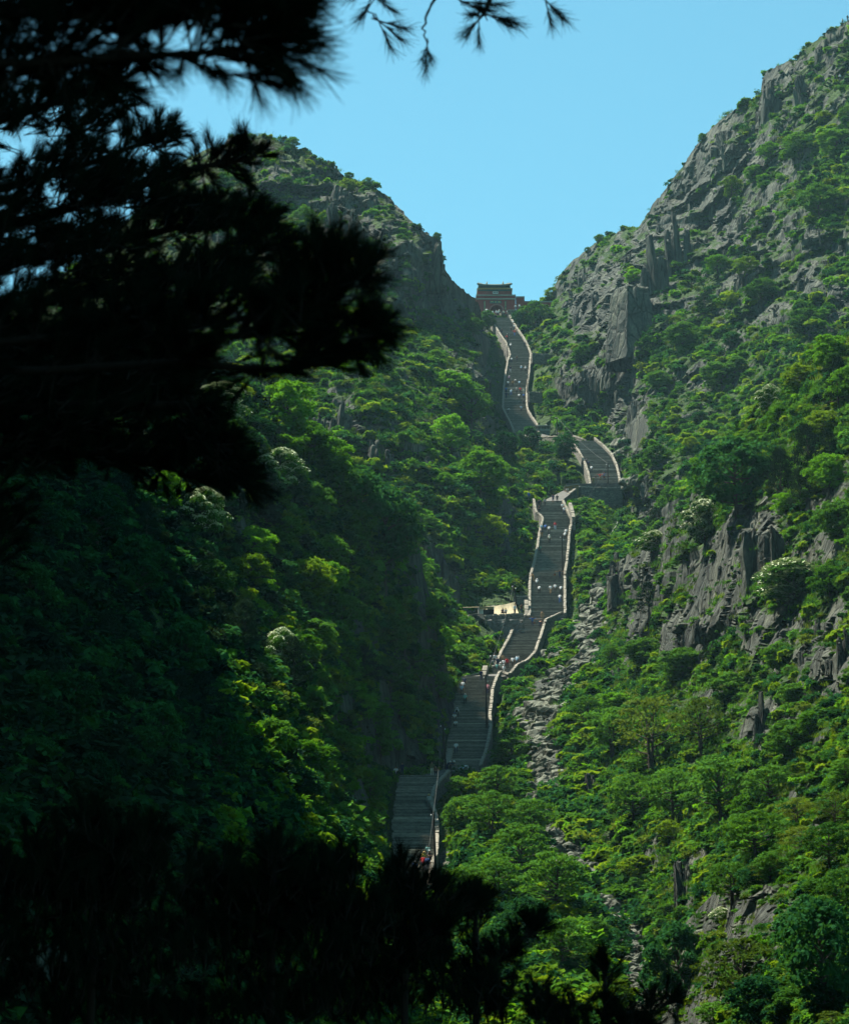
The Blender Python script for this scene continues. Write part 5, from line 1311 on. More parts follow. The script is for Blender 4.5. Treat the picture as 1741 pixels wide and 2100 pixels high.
m = MB(); a, b = cp(1001, 1262, -1.0), cp(1013, 1262, -1.0); m.box(a.x, b.x, a.y, a.y+1.2, .9, 1.35); m.build('counter_panel', M_WHITE, sh); m = MB(); m.box(a.x-1.1, b.x, a.y+.15, a.y+1.1, 0, .897); m.build('counter_base', M_DARK, sh)
m = MB(); a, b = cp(983, 1245, -1.2), cp(1012, 1244, -1.2)
for k in range(8):
    x0_, x1_ = a.x+(b.x-a.x)*k/8, a.x+(b.x-a.x)*(k+1)/8; dz0, dz1 = .12*(k % 2), .12*((k+1) % 2)
    m.quad((x0_, a.y, a.z-.3-dz0), (x1_, a.y, a.z-.3-dz1), (x1_, a.y+.05, a.z+.1), (x0_, a.y+.05, a.z+.1)); m.quad((x0_, a.y+.05, a.z+.1), (x1_, a.y+.05, a.z+.1), (x1_, a.y+1.4, a.z+.25), (x0_, a.y+1.4, a.z+.25))
m.build('awning', plain('brown_awning', (.22, .15, .07), .9, .3, 3), sh)
for u, lab in ((983, 0), (1006, 0), (1056, 0)):
    m = MB(); a = cp(u, 1262, -1.0); m.tube([(a.x, a.y, 0), (a.x, a.y, (17 if u < 1050 else 24)*s_)], .06, 5); m.build('support_pole', M_POLE, sh)
m = MB(); a, b = cp(897, 1244, 0), cp(983, 1245, -.6); m.tube([a, a.lerp(b, .5)+Vector((0, 0, -.15)), b], .06, 5)
rb = empty('rope_line', (0, 0, 0)); tag(m.build('rope_line', plain('rope', (.42, .33, .2), .9), None, sh0), 'slack rope running left from the canvas shelter', 'rope'); bpy.data.objects.remove(rb)

# ------------------------------------------------------------------ poles, wires, pipe
M_INS = plain('insulator', (.5, .5, .48), .4, .05)
def pole(u0, v0, u1, v1, Y, label, r=.13, ins=True):
    a, b = W(u1, v1, Y), W(u0, v0, Y); b.y = a.y
    t = empty('utility_pole', a); tag(t, label, 'pole', 'dark wooden poles along the stairway')
    m = MB(); m.tube([(0, 0, -1), (0, 0, 0), b-a], [r*1.15, r, r*.7], 8); m.build('mast', M_POLE, t)
    if ins:
        for k, dx in ((.06, -.28), (.13, .28)):
            m = MB(); p = (b-a)*(1-k); m.tube([p, p+Vector((dx, -.03, .02))], .03, 4); br = m.build('bracket', M_POLE, t); m = MB(); m.tube([p+Vector((dx, -.03, -.04)), p+Vector((dx, -.03, .08)), p+Vector((dx, -.03, .16))], [.08, .09, .04], 6); m.build('insulator', M_INS, br)
    return b
PT = [pole(1042, 682.5, 1040, 725, st_Y(FLIGHTS[0], 735), 'dark pole on the left parapet high on the topmost flight', .12),
 pole(1082.5, 767, 1080.5, 802, st_Y(FLIGHTS[0], 812), 'dark pole outside the right parapet of the topmost flight', .11),
 pole(1141.4, 855, 1142.5, 889, 655, 'dark pole right of the small pavilion', .12),
 pole(1245.8, 950, 1246.4, 998, 603.5, 'dark pole standing at the foot of the second flight', .14),
 pole(1152, 1098, 1153.4, 1172, st_Y(FLIGHTS[2], 1180), 'tall dark pole inside the right parapet of the middle flight', .15),
 pole(1052.7, 1200, 1062, 1258, 500, 'leaning dark pole beside the canvas shelter', .14),
 pole(995.7, 1384, 998.1, 1493, st_Y(FLIGHTS[4], 1495), 'tall dark pole on the right side of the fifth flight', .15),
 pole(907.5, 1485, 913.8, 1568, 389.5, 'leaning dark pole at the wall stub by the foot of the fifth flight', .13),
 pole(889, 1665, 893.5, 1794, 326, 'tall dark pole against the right parapet of the lowest flight', .15)]
M_WIRE = plain('wire', (.05, .055, .05), .7, .1); M_PIPE = plain('pipe', (.22, .24, .19), .6, .1)
def wire(a, b, sag, label, r=.02, mat=None, name='overhead_wire', group='thin overhead wires'):
    m = MB(); pts = [a.lerp(b, k/12)-Vector((0, 0, sag*4*(k/12)*(1-k/12))) for k in range(13)]; m.tube(pts, r, 4, cap=False); tag(m.build(name, mat or M_WIRE), label, 'wire', group)
wire(PT[6], PT[7], .8, 'wire slanting down across the fifth flight from the tall pole')
wire(PT[6]+Vector((.3, 0, -.5)), PT[7]+Vector((.3, 0, -.5)), 1.0, 'second wire just under the first across the fifth flight')
wire(PT[7], PT[8], .8, 'wire running from the leaning pole down to the lowest pole'); wire(PT[5], PT[6], 1.2, 'wire from the shelter pole down to the fifth flight pole'); wire(PT[4], PT[5], .8, 'wire from the middle flight pole to the shelter pole')
wire(PT[3], PT[4], .8, 'wire from the second flight pole down to the middle flight pole'); wire(PT[2], PT[3], .8, 'wire from the pavilion pole to the second flight pole'); wire(PT[8], PT[8]+Vector((-1.0, -14, -9)), .5, 'wire leaving the lowest pole downhill')
for pts_, lab in (([(1275,1004),(1282,1020),(1284,1033),(1272,1060),(1262,1083),(1250,1100)], 'pale pipe snaking down the slope beside the second flight'),
                  ([(1212,1223),(1208,1263),(1216,1284),(1211,1320),(1208,1333),(1203,1355)], 'upper pale pipe crossing the rubble of the gully'),
                  ([(1149,1416),(1120,1445),(1101,1474),(1098,1500),(1094,1514)], 'pale pipe lying over the largest gully boulders')):
    q = [hit(u, v)[0] for u, v in pts_]; q = [p+Vector((0, 0, .35)) for p in q if p is not None]
    if len(q) > 1:
        m = MB(); m.tube(q, .055, 5); tag(m.build('water_pipe', M_PIPE), lab, 'pipe')
# ------------------------------------------------------------------ people
def lerp3(a, b, t): return tuple(a[i]+(b[i]-a[i])*t for i in range(3))
def body_mesh(name, J, long_sleeve=True, shorts=False):
    """one continuous skinned figure from joints; J overrides the default standing pose (facing -Y)"""
    D = dict(pelvis=(0,0,.93), waist=(0,0,1.06), chest=(0,.01,1.28), neck=(0,.015,1.45), skull=(0,0,1.55), crown=(0,.005,1.66), nose=(0,-.115,1.57),
      hipL=(-.09,0,.90), kneeL=(-.10,-.02,.50), ankL=(-.11,.01,.09), toeL=(-.125,-.14,.03), hipR=(.09,0,.90), kneeR=(.10,-.02,.50), ankR=(.11,.01,.09), toeR=(.125,-.14,.03),
      shL=(-.18,.01,1.40), elL=(-.25,.03,1.13), wrL=(-.27,-.05,.90), shR=(.18,.01,1.40), elR=(.25,.03,1.13), wrR=(.27,-.05,.90))
    D.update(J)
    vs, rad, ed, seg = [], [], [], []
    idx = {}
    def V_(k, p, r): idx[k] = len(vs); vs.append(p); rad.append(r); return idx[k]
    def E(a, b, lab): ed.append((idx[a], idx[b])); seg.append((vs[idx[a]], vs[idx[b]], lab))
    for k, r in (('pelvis',.135),('waist',.12),('chest',.145),('neck',.055),('skull',.085),('crown',.08)): V_(k, D[k], r)
    for a, b, l in (('pelvis','waist',0),('waist','chest',0),('chest','neck',0),('neck','skull',2),('skull','crown',2)): E(a, b, l)
    V_('nose', D['nose'], .018); E('skull', 'nose', 2)
    for s in 'LR':
        for k, r in (('hip',.095),('knee',.062),('ank',.045),('toe',.035)): V_(k+s, D[k+s], r)
        E('pelvis','hip'+s,1); E('hip'+s,'knee'+s,1); E('knee'+s,'ank'+s,2 if shorts else 1); E('ank'+s,'toe'+s,3)
        for k, r in (('sh',.065),('el',.043),('wr',.030)): V_(k+s, D[k+s], r)
        E('chest','sh'+s,0); E('sh'+s,'el'+s,0); E('el'+s,'wr'+s,0 if long_sleeve else 2)
        w_ = Vector(D['wr'+s]); e_ = Vector(D['el'+s]); d = (w_-e_).normalized(); sd = d.cross(Vector((1, 0, 0)) if abs(d.x) < .8 else Vector((0, 1, 0))).normalized(); nn = d.cross(sd)
        V_('palm'+s, tuple(w_+d*.065), .030); E('wr'+s,'palm'+s,2)
        for q, (off, ln) in enumerate(((-.026,.070),(-.009,.080),(.009,.076),(.026,.060))):
            b0 = w_+d*.085+sd*off; V_(f'f{q}{s}a', tuple(b0), .010); V_(f'f{q}{s}b', tuple(b0+d*ln*.6+nn*.010), .009); V_(f'f{q}{s}c', tuple(b0+d*ln*.9+nn*.030), .008)
            E('palm'+s, f'f{q}{s}a', 2); E(f'f{q}{s}a', f'f{q}{s}b', 2); E(f'f{q}{s}b', f'f{q}{s}c', 2)
        V_('th'+s+'a', tuple(w_+d*.05-sd*.04+nn*.012), .011); V_('th'+s+'b', tuple(w_+d*.09-sd*.055+nn*.025), .009); E('palm'+s, 'th'+s+'a', 2); E('th'+s+'a', 'th'+s+'b', 2)
    me = bpy.data.meshes.new(name); me.from_pydata(vs, ed, []); o = bpy.data.objects.new(name, me); COL.objects.link(o)
    md = o.modifiers.new('skin', 'SKIN'); md.use_smooth_shade = True
    for i, r in enumerate(rad): 
        sv = me.skin_vertices[0].data[i]; k = 1.32 if i in (idx['chest'], idx['waist'], idx['pelvis']) else 1
        sv.radius = (r*k if k > 1 else r, r*.82 if k > 1 else r)
    me.skin_vertices[0].data[idx['pelvis']].use_root = True
    sb = o.modifiers.new('sub', 'SUBSURF'); sb.levels = 1; sb.render_levels = 1
    bpy.context.view_layer.update()
    out = bpy.data.meshes.new_from_object(o.evaluated_get(bpy.context.evaluated_depsgraph_get())); out.name = name
    bpy.data.objects.remove(o); out.materials.clear()
    for k in range(4): out.materials.append(M_CL[k])
    A = np.array([s_[0] for s_ in seg]); B = np.array([s_[1] for s_ in seg]); lab = np.array([s_[2] for s_ in seg]); AB = B-A; L2 = (AB**2).sum(1)
    C = np.array([p.center for p in out.polygons]); t = np.clip(((C[:, None]-A)*AB).sum(2)/L2, 0, 1); dd = np.linalg.norm(C[:, None]-(A+t[..., None]*AB), axis=2)
    rr = np.array([min(rad[e[0]], rad[e[1]]) for e in ed]); mi = lab[np.argmin(dd-rr*.8, axis=1)].astype(np.int32)
    out.polygons.foreach_set('material_index', mi); out.polygons.foreach_set('use_smooth', [True]*len(out.polygons)); out.update()
    return out, Vector(D['skull']), Vector(D['crown'])
def cloth(name, c): return plain(name, c, .9, .12, 8)
CLC = {'white': (.50,.50,.49), 'cream': (.46,.43,.34), 'red': (.45,.035,.04), 'pink': (.46,.19,.21), 'paleblue': (.22,.34,.42), 'blue': (.04,.10,.28), 'navy': (.012,.018,.05), 'black': (.012,.012,.013), 'dark': (.03,.03,.032), 'olive': (.08,.085,.03),
 'green': (.04,.10,.07), 'aqua': (.14,.30,.27), 'tan': (.26,.17,.09), 'grey': (.14,.15,.15), 'palegrey': (.28,.29,.29), 'skin': (.30,.16,.095), 'straw': (.42,.32,.13), 'brown': (.10,.05,.03), 'purple': (.14,.09,.14), 'yellow': (.36,.33,.08)}
CLM = {k: cloth('cloth_'+k if k != 'skin' else 'skin', v) for k, v in CLC.items()}
M_CL = [CLM['white'], CLM['dark'], CLM['skin'], CLM['black']]
def mv(J, keys, d): return {k: tuple(J[k][i]+d[i] for i in range(3)) for k in keys}
POSES = {
 'stand': ({}, True), 'standT': ({'wrL': (-.24,-.10,.92), 'elL': (-.27,.04,1.12)}, False),
 'walk': ({'kneeL': (-.10,-.16,.52), 'ankL': (-.11,-.10,.17), 'toeL': (-.12,-.24,.13), 'kneeR': (.10,.03,.49), 'ankR': (.11,.13,.09), 'toeR': (.12,.0,.03), 'wrL': (-.26,.10,.93), 'wrR': (.26,-.20,.96), 'elR': (.25,-.02,1.13)}, False),
 'climb': ({'waist': (0,-.04,1.05), 'chest': (0,-.10,1.26), 'neck': (0,-.17,1.41), 'skull': (0,-.21,1.50), 'crown': (0,-.22,1.61), 'nose': (0,-.32,1.50), 'shL': (-.18,-.12,1.37), 'shR': (.18,-.12,1.37), 'elL': (-.26,-.04,1.12), 'elR': (.26,-.10,1.11), 'wrL': (-.25,-.20,.94), 'wrR': (.24,-.28,1.0),
           'kneeL': (-.11,-.24,.66), 'ankL': (-.11,-.16,.28), 'toeL': (-.12,-.30,.24), 'kneeR': (.10,-.02,.49), 'ankR': (.11,.06,.09), 'toeR': (.12,-.08,.03)}, False),
 'lean': ({'waist': (.03,-.08,1.04), 'chest': (.06,-.24,1.20), 'neck': (.07,-.37,1.31), 'skull': (.08,-.44,1.38), 'crown': (.08,-.49,1.48), 'nose': (.08,-.54,1.34), 'shL': (-.12,-.28,1.28), 'shR': (.24,-.28,1.28), 'elL': (-.20,-.42,1.06), 'elR': (.32,-.42,1.06), 'wrL': (-.06,-.58,1.02), 'wrR': (.20,-.60,1.02)}, True),
 'bend': ({'waist': (0,-.12,1.0), 'chest': (0,-.34,1.06), 'neck': (0,-.50,1.08), 'skull': (0,-.60,1.08), 'crown': (0,-.70,1.12), 'nose': (0,-.64,.97), 'shL': (-.18,-.36,1.08), 'shR': (.18,-.36,1.08), 'elL': (-.22,-.42,.82), 'elR': (.22,-.42,.82), 'wrL': (-.14,-.50,.62), 'wrR': (.14,-.50,.62)}, False),
 'sit': ({'pelvis': (0,.05,.45), 'waist': (0,.03,.58), 'chest': (0,-.02,.80), 'neck': (0,-.04,.97), 'skull': (0,-.07,1.07), 'crown': (0,-.07,1.18), 'nose': (0,-.18,1.08), 'shL': (-.18,-.02,.92), 'shR': (.18,-.02,.92), 'elL': (-.24,-.12,.68), 'elR': (.24,-.12,.68), 'wrL': (-.12,-.32,.60), 'wrR': (.12,-.32,.60),
          'hipL': (-.09,.02,.44), 'hipR': (.09,.02,.44), 'kneeL': (-.13,-.40,.50), 'kneeR': (.13,-.40,.50), 'ankL': (-.12,-.42,.09), 'ankR': (.12,-.42,.09), 'toeL': (-.13,-.56,.03), 'toeR': (.13,-.56,.03)}, False),
 'carry': ({'elL': (-.38,-.02,1.24), 'wrL': (-.56,-.06,1.42), 'elR': (.38,-.02,1.24), 'wrR': (.56,-.06,1.42), 'kneeL': (-.10,-.16,.52), 'ankL': (-.11,-.10,.17), 'toeL': (-.12,-.24,.13), 'chest': (0,-.05,1.27), 'neck': (0,-.08,1.43), 'skull': (0,-.11,1.52), 'crown': (0,-.11,1.63), 'nose': (0,-.22,1.53)}, True),
}
BODY = {k: body_mesh('person', J, ls, shorts=(k == 'standT')) for k, (J, ls) in POSES.items()}
def hair_mesh():
    m = MB(); 
    for j in range(5):
        pass
    bm = bmesh.new(); bmesh.ops.create_icosphere(bm, subdivisions=2, radius=1)
    for v_ in list(bm.verts):
        if v_.co.z < -.35 or (v_.co.y < -.45 and v_.co.z < .25): bm.verts.remove(v_)
    for v_ in bm.verts: v_.co = Vector((v_.co.x*.098, v_.co.y*.115+.012, v_.co.z*.115+.01))
    me = bpy.data.meshes.new('hair'); bm.to_mesh(me); bm.free(); me.materials.append(CLM['black']); me.polygons.foreach_set('use_smooth', [True]*len(me.polygons)); return me
def hat_mesh(name, brim, mat):
    m = MB(); n = 14; prof = [(.105, -.01), (brim, -.035), (brim, -.02), (.108, .005), (.100, .07), (.065, .105), (.01, .112)]
    for r, z in prof:
        for k in range(n): a = 6.2832*k/n; m.v.append((r*math.cos(a), r*math.sin(a)*1.08, z))
    for j in range(len(prof)-1):
        for k in range(n): m.f.append((j*n+k, j*n+(k+1) % n, (j+1)*n+(k+1) % n, (j+1)*n+k)); m.mi.append(0)
    return m.mesh(name, [mat], True)
HAIR = hair_mesh(); HATW = hat_mesh('sun_hat', .17, CLM['white']); HATS = hat_mesh('sun_hat', .20, CLM['straw']); CAPW = hat_mesh('cap', .12, CLM['white']); CAPB = hat_mesh('cap', .12, CLM['blue'])
GR_P = 'people climbing and resting on the stairway'
def person(u, v, pose, shirt, trou, head, label, up=True, Y=None, rz=None, z_off=0.0, bag=None, k=1.0):
    if Y is None:
        fl = min(FLIGHTS, key=lambda f: 0 if f['v'][0]-6 <= v <= f['v'][1]+6 else min(abs(v-f['v'][0]), abs(v-f['v'][1])))
        Y = st_Y(fl, min(max(v, fl['v'][0]), fl['v'][1]))
    p = W(u, v, Y)
    me, sk, cr = BODY[pose]
    o = link('person', me, loc=p+Vector((0, 0, z_off))); o.rotation_euler = (0, 0, (math.pi if up else 0)+(random.uniform(-.35, .35) if rz is None else rz)); s_ = random.uniform(1.04, 1.13)*k; o.scale = (s_*1.08, s_*1.08, s_)
    for i, c in enumerate((shirt, trou, 'skin', 'black')):
        o.material_slots[i].link = 'OBJECT'; o.material_slots[i].material = CLM[c]
    ax = (cr-sk).normalized(); q = Vector((0, 0, 1)).rotation_difference(ax).to_euler()
    if head in ('hair',): h = link('hair', HAIR, o); h.location = sk+ax*.04; h.rotation_euler = q
    else:
        h = link('hair', HAIR, o); h.location = sk+ax*.035; h.rotation_euler = q; h.scale = (.96,)*3
        h = link('hat', {'white': HATW, 'straw': HATS, 'cap': CAPW, 'bluecap': CAPB}[head], o); h.location = sk+ax*.075; h.rotation_euler = q
    if bag:
        m = MB(); b_ = bmesh.new(); bmesh.ops.create_cube(b_, size=1); bmesh.ops.bevel(b_, geom=list(b_.edges), offset=.18, segments=2, affect='EDGES'); mb = bpy.data.meshes.new('shoulder_bag'); b_.to_mesh(mb); b_.free(); mb.materials.append(CLM[bag])
        g = link('shoulder_bag', mb); g.scale = (.34, .2, .40); off = Vector((0, .20, 1.2)); g.location = o.location+Matrix.Rotation(o.rotation_euler.z, 3, 'Z')@off; g.rotation_euler = o.rotation_euler; tag(g, f'{bag} bag on the back of the '+label.replace(' with a black bag', '')[:60].rsplit(' ', 1)[0], 'bag')
    tag(o, label, 'person', GR_P); return o
PEOPLE = [
 # gate forecourt
 (1010,648.5,'stand','white','dark','hair','person in white at the left edge of the gate passage',0), (1015.5,652,'stand','pink','navy','hair','person in pink top standing at the head of the left parapet',1), (1017.5,648,'standT','white','dark','cap','person in white cap beside the one in pink by the gate',0),
 (1021,648,'stand','white','dark','hair','person in white in front of the gate passage, left of its middle',0), (1023.5,647,'walk','cream','dark','cap','person with white cap walking out of the gate passage',0), (1026,650,'sit','cream','tan','hair','seated person in cream on the top step, pale legs out',0),
 (1029.5,648,'bend','grey','dark','hair','person bending in the middle of the gate passage',0), (1033,648.5,'stand','cream','dark','hair','person in cream at the right part of the gate passage',0), (1038.5,653.5,'stand','dark','black','hair','dark clothed person beside the head of the right parapet',1), (1040.5,648,'stand','palegrey','dark','hair','person in pale grey right of the gate passage',0),
 (1057,636,'stand','white','dark','hair','person in white on the masonry terrace right of the gate',0), (1065,635,'stand','white','black','hair','person in white at the right end of the masonry terrace',0), (993.5,648,'stand','aqua','dark','hair','person in pale aqua left of the stone balustrade',0),
 # topmost flight
 (1052.4,668,'climb','white','dark','hair','person in white highest along the right parapet below the gate',1), (1054.5,677,'climb','white','navy','hair','second person in white following close to the right parapet',1), (1047.5,681,'climb','dark','black','hair','dark clothed person left of the porter in tan near the top',1),
 (1057.5,683,'bend','tan','tan','hair','stooping person in tan carrying a load by the right parapet',1), (1055.1,689.2,'carry','red','blue','hair','person in red top and blue trousers with arms spread near the top',1), (1028.9,684.5,'climb','dark','navy','hair','dark clothed person climbing by the upper left parapet',1),
 (1040.6,699,'lean','red','dark','hair','person in red leaning on the left parapet beside the dark pole',0), (1046.9,716,'climb','white','dark','white','person in white hat and shirt just below the upper dark pole',1), (1075.7,713,'stand','navy','dark','hair','dark blue clothed person close to the right parapet bend',1),
 (1048.9,744.5,'climb','white','navy','hair','person in white shirt below the bend of the left parapet',1), (1060,742,'walk','brown','dark','hair','person in brown alone mid-stair below the bend',0), (1046.5,764.6,'walk','navy','palegrey','hair','person in navy with pale trousers by the left parapet',0),
 (1068.9,762.6,'climb','paleblue','dark','white','person in pale blue with white hat, left one of a pair',1), (1077.5,763,'climb','white','dark','white','person in white with white hat, right one of a pair',1),
 (1043.6,783,'climb','purple','dark','white','person in purple with white hat above the group at the left parapet',1), (1041.8,793,'climb','white','navy','hair','person in white hunched at the left parapet of the upper group',1), (1051.2,793,'stand','tan','dark','hair','person in tan standing in the upper group of the flight',0),
 (1057,787,'bend','white','dark','hair','person in white bending low in the upper group',1), (1064.6,793,'climb','paleblue','navy','hair','person in pale blue shirt at the right of the upper group',1),
 (1038,807,'climb','blue','navy','hair','person in blue highest at the left parapet of the lower group',1), (1047.7,811.5,'climb','paleblue','blue','white','person in pale blue with white hat in the lower group',1), (1059.5,808,'climb','grey','dark','white','person in grey with white hat in the middle of the lower group',1),
 (1066.9,807,'climb','red','dark','hair','person in red top right of middle in the lower group',1), (1074,809,'stand','cream','palegrey','hair','person in cream standing at the right parapet of the lower group',0), (1038.3,818,'climb','navy','navy','hair','person in navy lowest at the left parapet of the lower group',1),
 (1064.2,820,'climb','white','black','hair','person in white shirt and black trousers lowest of the lower group',1), (1073.6,820,'climb','blue','dark','hair','person in blue by the right parapet under the lower group',1), (1073.2,831,'climb','dark','black','hair','dark figure by the right parapet below the lower group',1),
 (1068.7,845,'walk','paleblue','navy','hair','lone person in pale blue shirt in the lower part of the topmost flight',0), (1041,848,'lean','white','dark','hair','person in white leaning on the lower left parapet of the topmost flight',1), (1075.8,889,'climb','black','black','hair','person in black at the foot of the topmost flight',1), (1078.7,895,'stand','white','dark','hair','person in white below the one in black at the foot of the topmost flight',1),
 # second flight
 (1202.4,955,'climb','dark','black','hair','upper of two dark clothed people at the left parapet of the second flight',1), (1206.6,960,'climb','navy','black','hair','lower of two dark clothed people at the left parapet of the second flight',1), (1212.5,970,'climb','white','dark','hair','person in white shirt at the left parapet of the second flight',1),
 (1230.2,986,'carry','red','olive','hair','porter in red with a carrying pole on the second flight',0), (1238.4,985,'carry','blue','navy','hair','porter in blue with a carrying pole on the second flight',0), (1217.2,994.5,'stand','olive','olive','hair','person in olive at the foot of the left parapet of the second flight',0),
 # middle flight
 (1107.9,1041,'walk','dark','black','hair','person in open dark jacket near the head of the middle flight',0), (1104.2,1043,'walk','black','black','hair','person in black nearest the upper left parapet of the middle flight',0), (1117.1,1038.8,'walk','grey','dark','hair','person in grey with dark trousers at the head of the middle flight',0), (1104.8,1050,'sit','black','black','hair','person in black sitting by the bend of the left parapet',0),
 (1133.9,1031.5,'standT','navy','navy','hair','person in navy with bare pale legs at the head of the middle flight',0), (1142.3,1031.8,'stand','dark','dark','hair','person in dark at the right of the head of the middle flight',0),
 (1152.9,1049,'walk','white','dark','hair','upper person in white coming down by the right parapet of the middle flight',0), (1156.5,1056.5,'walk','white','navy','hair','lower person in white coming down by the right parapet of the middle flight',0), (1138.3,1088,'walk','red','paleblue','hair','person in red top and pale trousers coming down the middle flight',0),
 (1118,1092,'climb','blue','navy','hair','person in denim blue left of the one in a white shirt',1), (1125.5,1095.4,'climb','white','black','hair','broad person in white shirt and black trousers on the upper middle flight',1), (1110.5,1092.5,'climb','paleblue','dark','hair','person in pale blue shirt by the left parapet of the middle flight',1), (1110,1103,'climb','dark','tan','hair','person in dark top and tan trousers under the pale blue shirt',1),
 (1126.4,1114,'climb','cream','black','white','person with white towel on the head in the middle of the flight',1), (1160,1101.5,'climb','white','dark','hair','upper of two people in white at the right parapet of the middle flight',1), (1158,1108,'climb','white','black','hair','lower of two people in white at the right parapet by the tall pole',1), (1108.3,1136,'climb','green','dark','hair','person in dark green by the left parapet of the middle flight',1),
 (1147.6,1187.8,'carry','navy','navy','hair','porter in navy with arms spread on the middle flight',0), (1100.6,1205.5,'climb','white','dark','white','person in white with white hat lower on the middle flight',1), (1094.5,1194,'lean','tan','tan','hair','person in tan leaning on the lower left parapet of the middle flight',0), (1105.3,1218.7,'climb','white','black','hair','small person in white and black on the lower middle flight',1),
 (1129,1218.7,'climb','white','tan','hair','left of three people in white climbing the lower middle flight',1), (1138.3,1216,'climb','white','dark','hair','middle of three people in white climbing the lower middle flight',1), (1149.7,1218.7,'climb','white','black','hair','right of three people in white climbing the lower middle flight',1), (1148,1237.5,'climb','white','blue','hair','person in white shirt and blue trousers lowest on the middle flight',1),
 # fourth flight
 (1091.5,1285.7,'carry','blue','navy','hair','person in a wide blue jacket at the head of the fourth flight',0), (1107.4,1286.8,'bend','skin','navy','hair','bare-backed porter in navy shorts at the right parapet',1), (1112,1274,'stand','tan','tan','hair','person in tan above the bare-backed porter',1), (1062.4,1297,'stand','white','blue','hair','person in white shirt and blue trousers by the left parapet of the fourth flight',0), (1057,1300,'stand','olive','navy','hair','person in olive jacket beside the white shirt at the left parapet',0),
 (1014.7,1364,'stand','white','dark','hair','person in white at the left end of the crowd below the fourth flight',1), (1006,1368,'stand','dark','black','cap','person in dark with white cap leftmost in the crowd',1), (1011.7,1374,'stand','grey','navy','hair','person in grey in front of the leftmost of the crowd',1), (1019.8,1371,'stand','navy','navy','hair','person in navy in the middle left of the crowd',1),
 (1031.6,1364,'stand','tan','dark','hair','bare-armed person in tan at the back of the crowd',1), (1033,1373.5,'climb','white','black','hair','person in white shirt and black trousers central in the crowd',1), (1039.7,1372,'stand','red','black','hair','person in red in the crowd below the fourth flight',1), (1051.5,1369,'climb','white','black','hair','left of the three people in white starting up the fourth flight',1),
 (1060,1367,'climb','paleblue','dark','hair','right of the three people starting up the fourth flight',1), (1060,1360,'bend','white','dark','hair','bent person in white ahead of the pair starting up the fourth flight',1), (1026.4,1379,'sit','cream','dark','white','person in cream with white hat seated on the cross wall',1), (1019,1380,'sit','aqua','dark','hair','person in pale aqua seated beside the white hat on the cross wall',1), (1033,1380,'sit','white','dark','cap','person with white cap sitting low at the corner of the cross wall',1),
 # fifth flight
 (986.6,1398,'stand','navy','navy','hair','person in navy near the short pale wall stub of the fifth flight',0), (1000.5,1424,'climb','pink','navy','hair','person in pale pink shirt along the right parapet of the fifth flight',1), (953,1411.7,'climb','navy','dark','hair','highest dark blue person on the cliff side of the fifth flight',1), (949.5,1419,'climb','white','dark','hair','person in white behind the dark blue one on the cliff side',1), (947,1427,'climb','paleblue','black','hair','person in pale blue shirt on the cliff side of the fifth flight',1),
 (953.9,1445.5,'climb','aqua','black','white','person in aqua shirt, black trousers and white hat on the fifth flight',1), (937,1475,'climb','white','dark','white','person in white hat and shirt with a black bag on the cliff side',1), (932,1480,'sit','white','dark','bluecap','person with blue cap sitting against the cliff beside the fifth flight',0), (934.5,1494,'sit','white','black','hair','person in white sitting with raised arms by the cliff',0), (935,1547,'climb','white','navy','hair','person in white shirt near the foot of the fifth flight',1),
 # between fifth and lowest
 (812,1592,'sit','white','black','hair','person in white sitting on the rock left of the lowest flight head',0), (825,1591.8,'stand','navy','navy','hair','person in navy with a stick left of the lowest flight head',0), (885.8,1591,'stand','olive','cream','hair','person in olive top and pale trousers at the head of the lowest flight',0), (893,1591,'sit','brown','dark','hair','person sitting at the right end of the lowest flight head',0),
 (916.3,1586,'lean','navy','navy','cap','person in navy with white cap leaning over the top of the curved wall',0), (923.3,1587,'lean','navy','dark','white','person in white brimmed hat leaning beside the navy one at the curved wall',0), (942.4,1592,'bend','aqua','dark','hair','person in aqua bending under the small tree',1), (955,1587,'bend','white','dark','hair','person in white bending under the small tree',1), (949,1590,'bend','paleblue','navy','hair','person in pale blue bending between the two under the small tree',1),
 (879.5,1657.6,'stand','palegrey','grey','straw','person in straw hat leaning at the right parapet of the lowest flight',1),
 (878.1,1764,'climb','aqua','dark','hair','person in green shirt highest of the bottom group',1), (868.5,1777,'climb','yellow','white','straw','person in yellow top and straw hat in the bottom group',1), (867.4,1787,'climb','red','navy','hair','person in red with white sleeves in the bottom group',1), (875.9,1789,'climb','blue','navy','hair','person in denim in the bottom group by the parapet',1), (880.3,1767,'sit','dark','dark','cap','person with white cap seated against the parapet in the bottom group',0),
 (850.9,1800,'standT','blue','blue','cap','person in blue shorts left in the bottom group',1), (860.4,1795,'sit','cream','tan','hair','person in patterned cream sitting low in the bottom group',1),
]
SPECIAL_Y = {0: 804.5, 1: 800, 2: 805, 3: 806, 4: 808, 5: 800.6, 6: 806, 7: 806, 8: 800, 9: 806, 10: 804, 11: 804, 12: 803}
for i, (u, v, pose, sh_, tr_, hd, lab, up) in enumerate(PEOPLE):
    Y = SPECIAL_Y.get(i); zo = 0
    if 'seated on the cross wall' in lab or 'seated beside' in lab: Y, zo = 448.5, .35
    if 'lowest flight head' in lab or 'head of the lowest flight' in lab: Y = 380
    if 'curved wall' in lab: Y = 380
    if 'under the small tree' in lab: Y = 387
    rz = None
    if pose == 'lean': rz = (-1.1 if 'left parapet' in lab else .9)
    person(u, v, pose, sh_, tr_, hd, lab, bool(up), Y=Y, z_off=zo+.02, rz=rz, bag='black' if 'black bag' in lab else None)
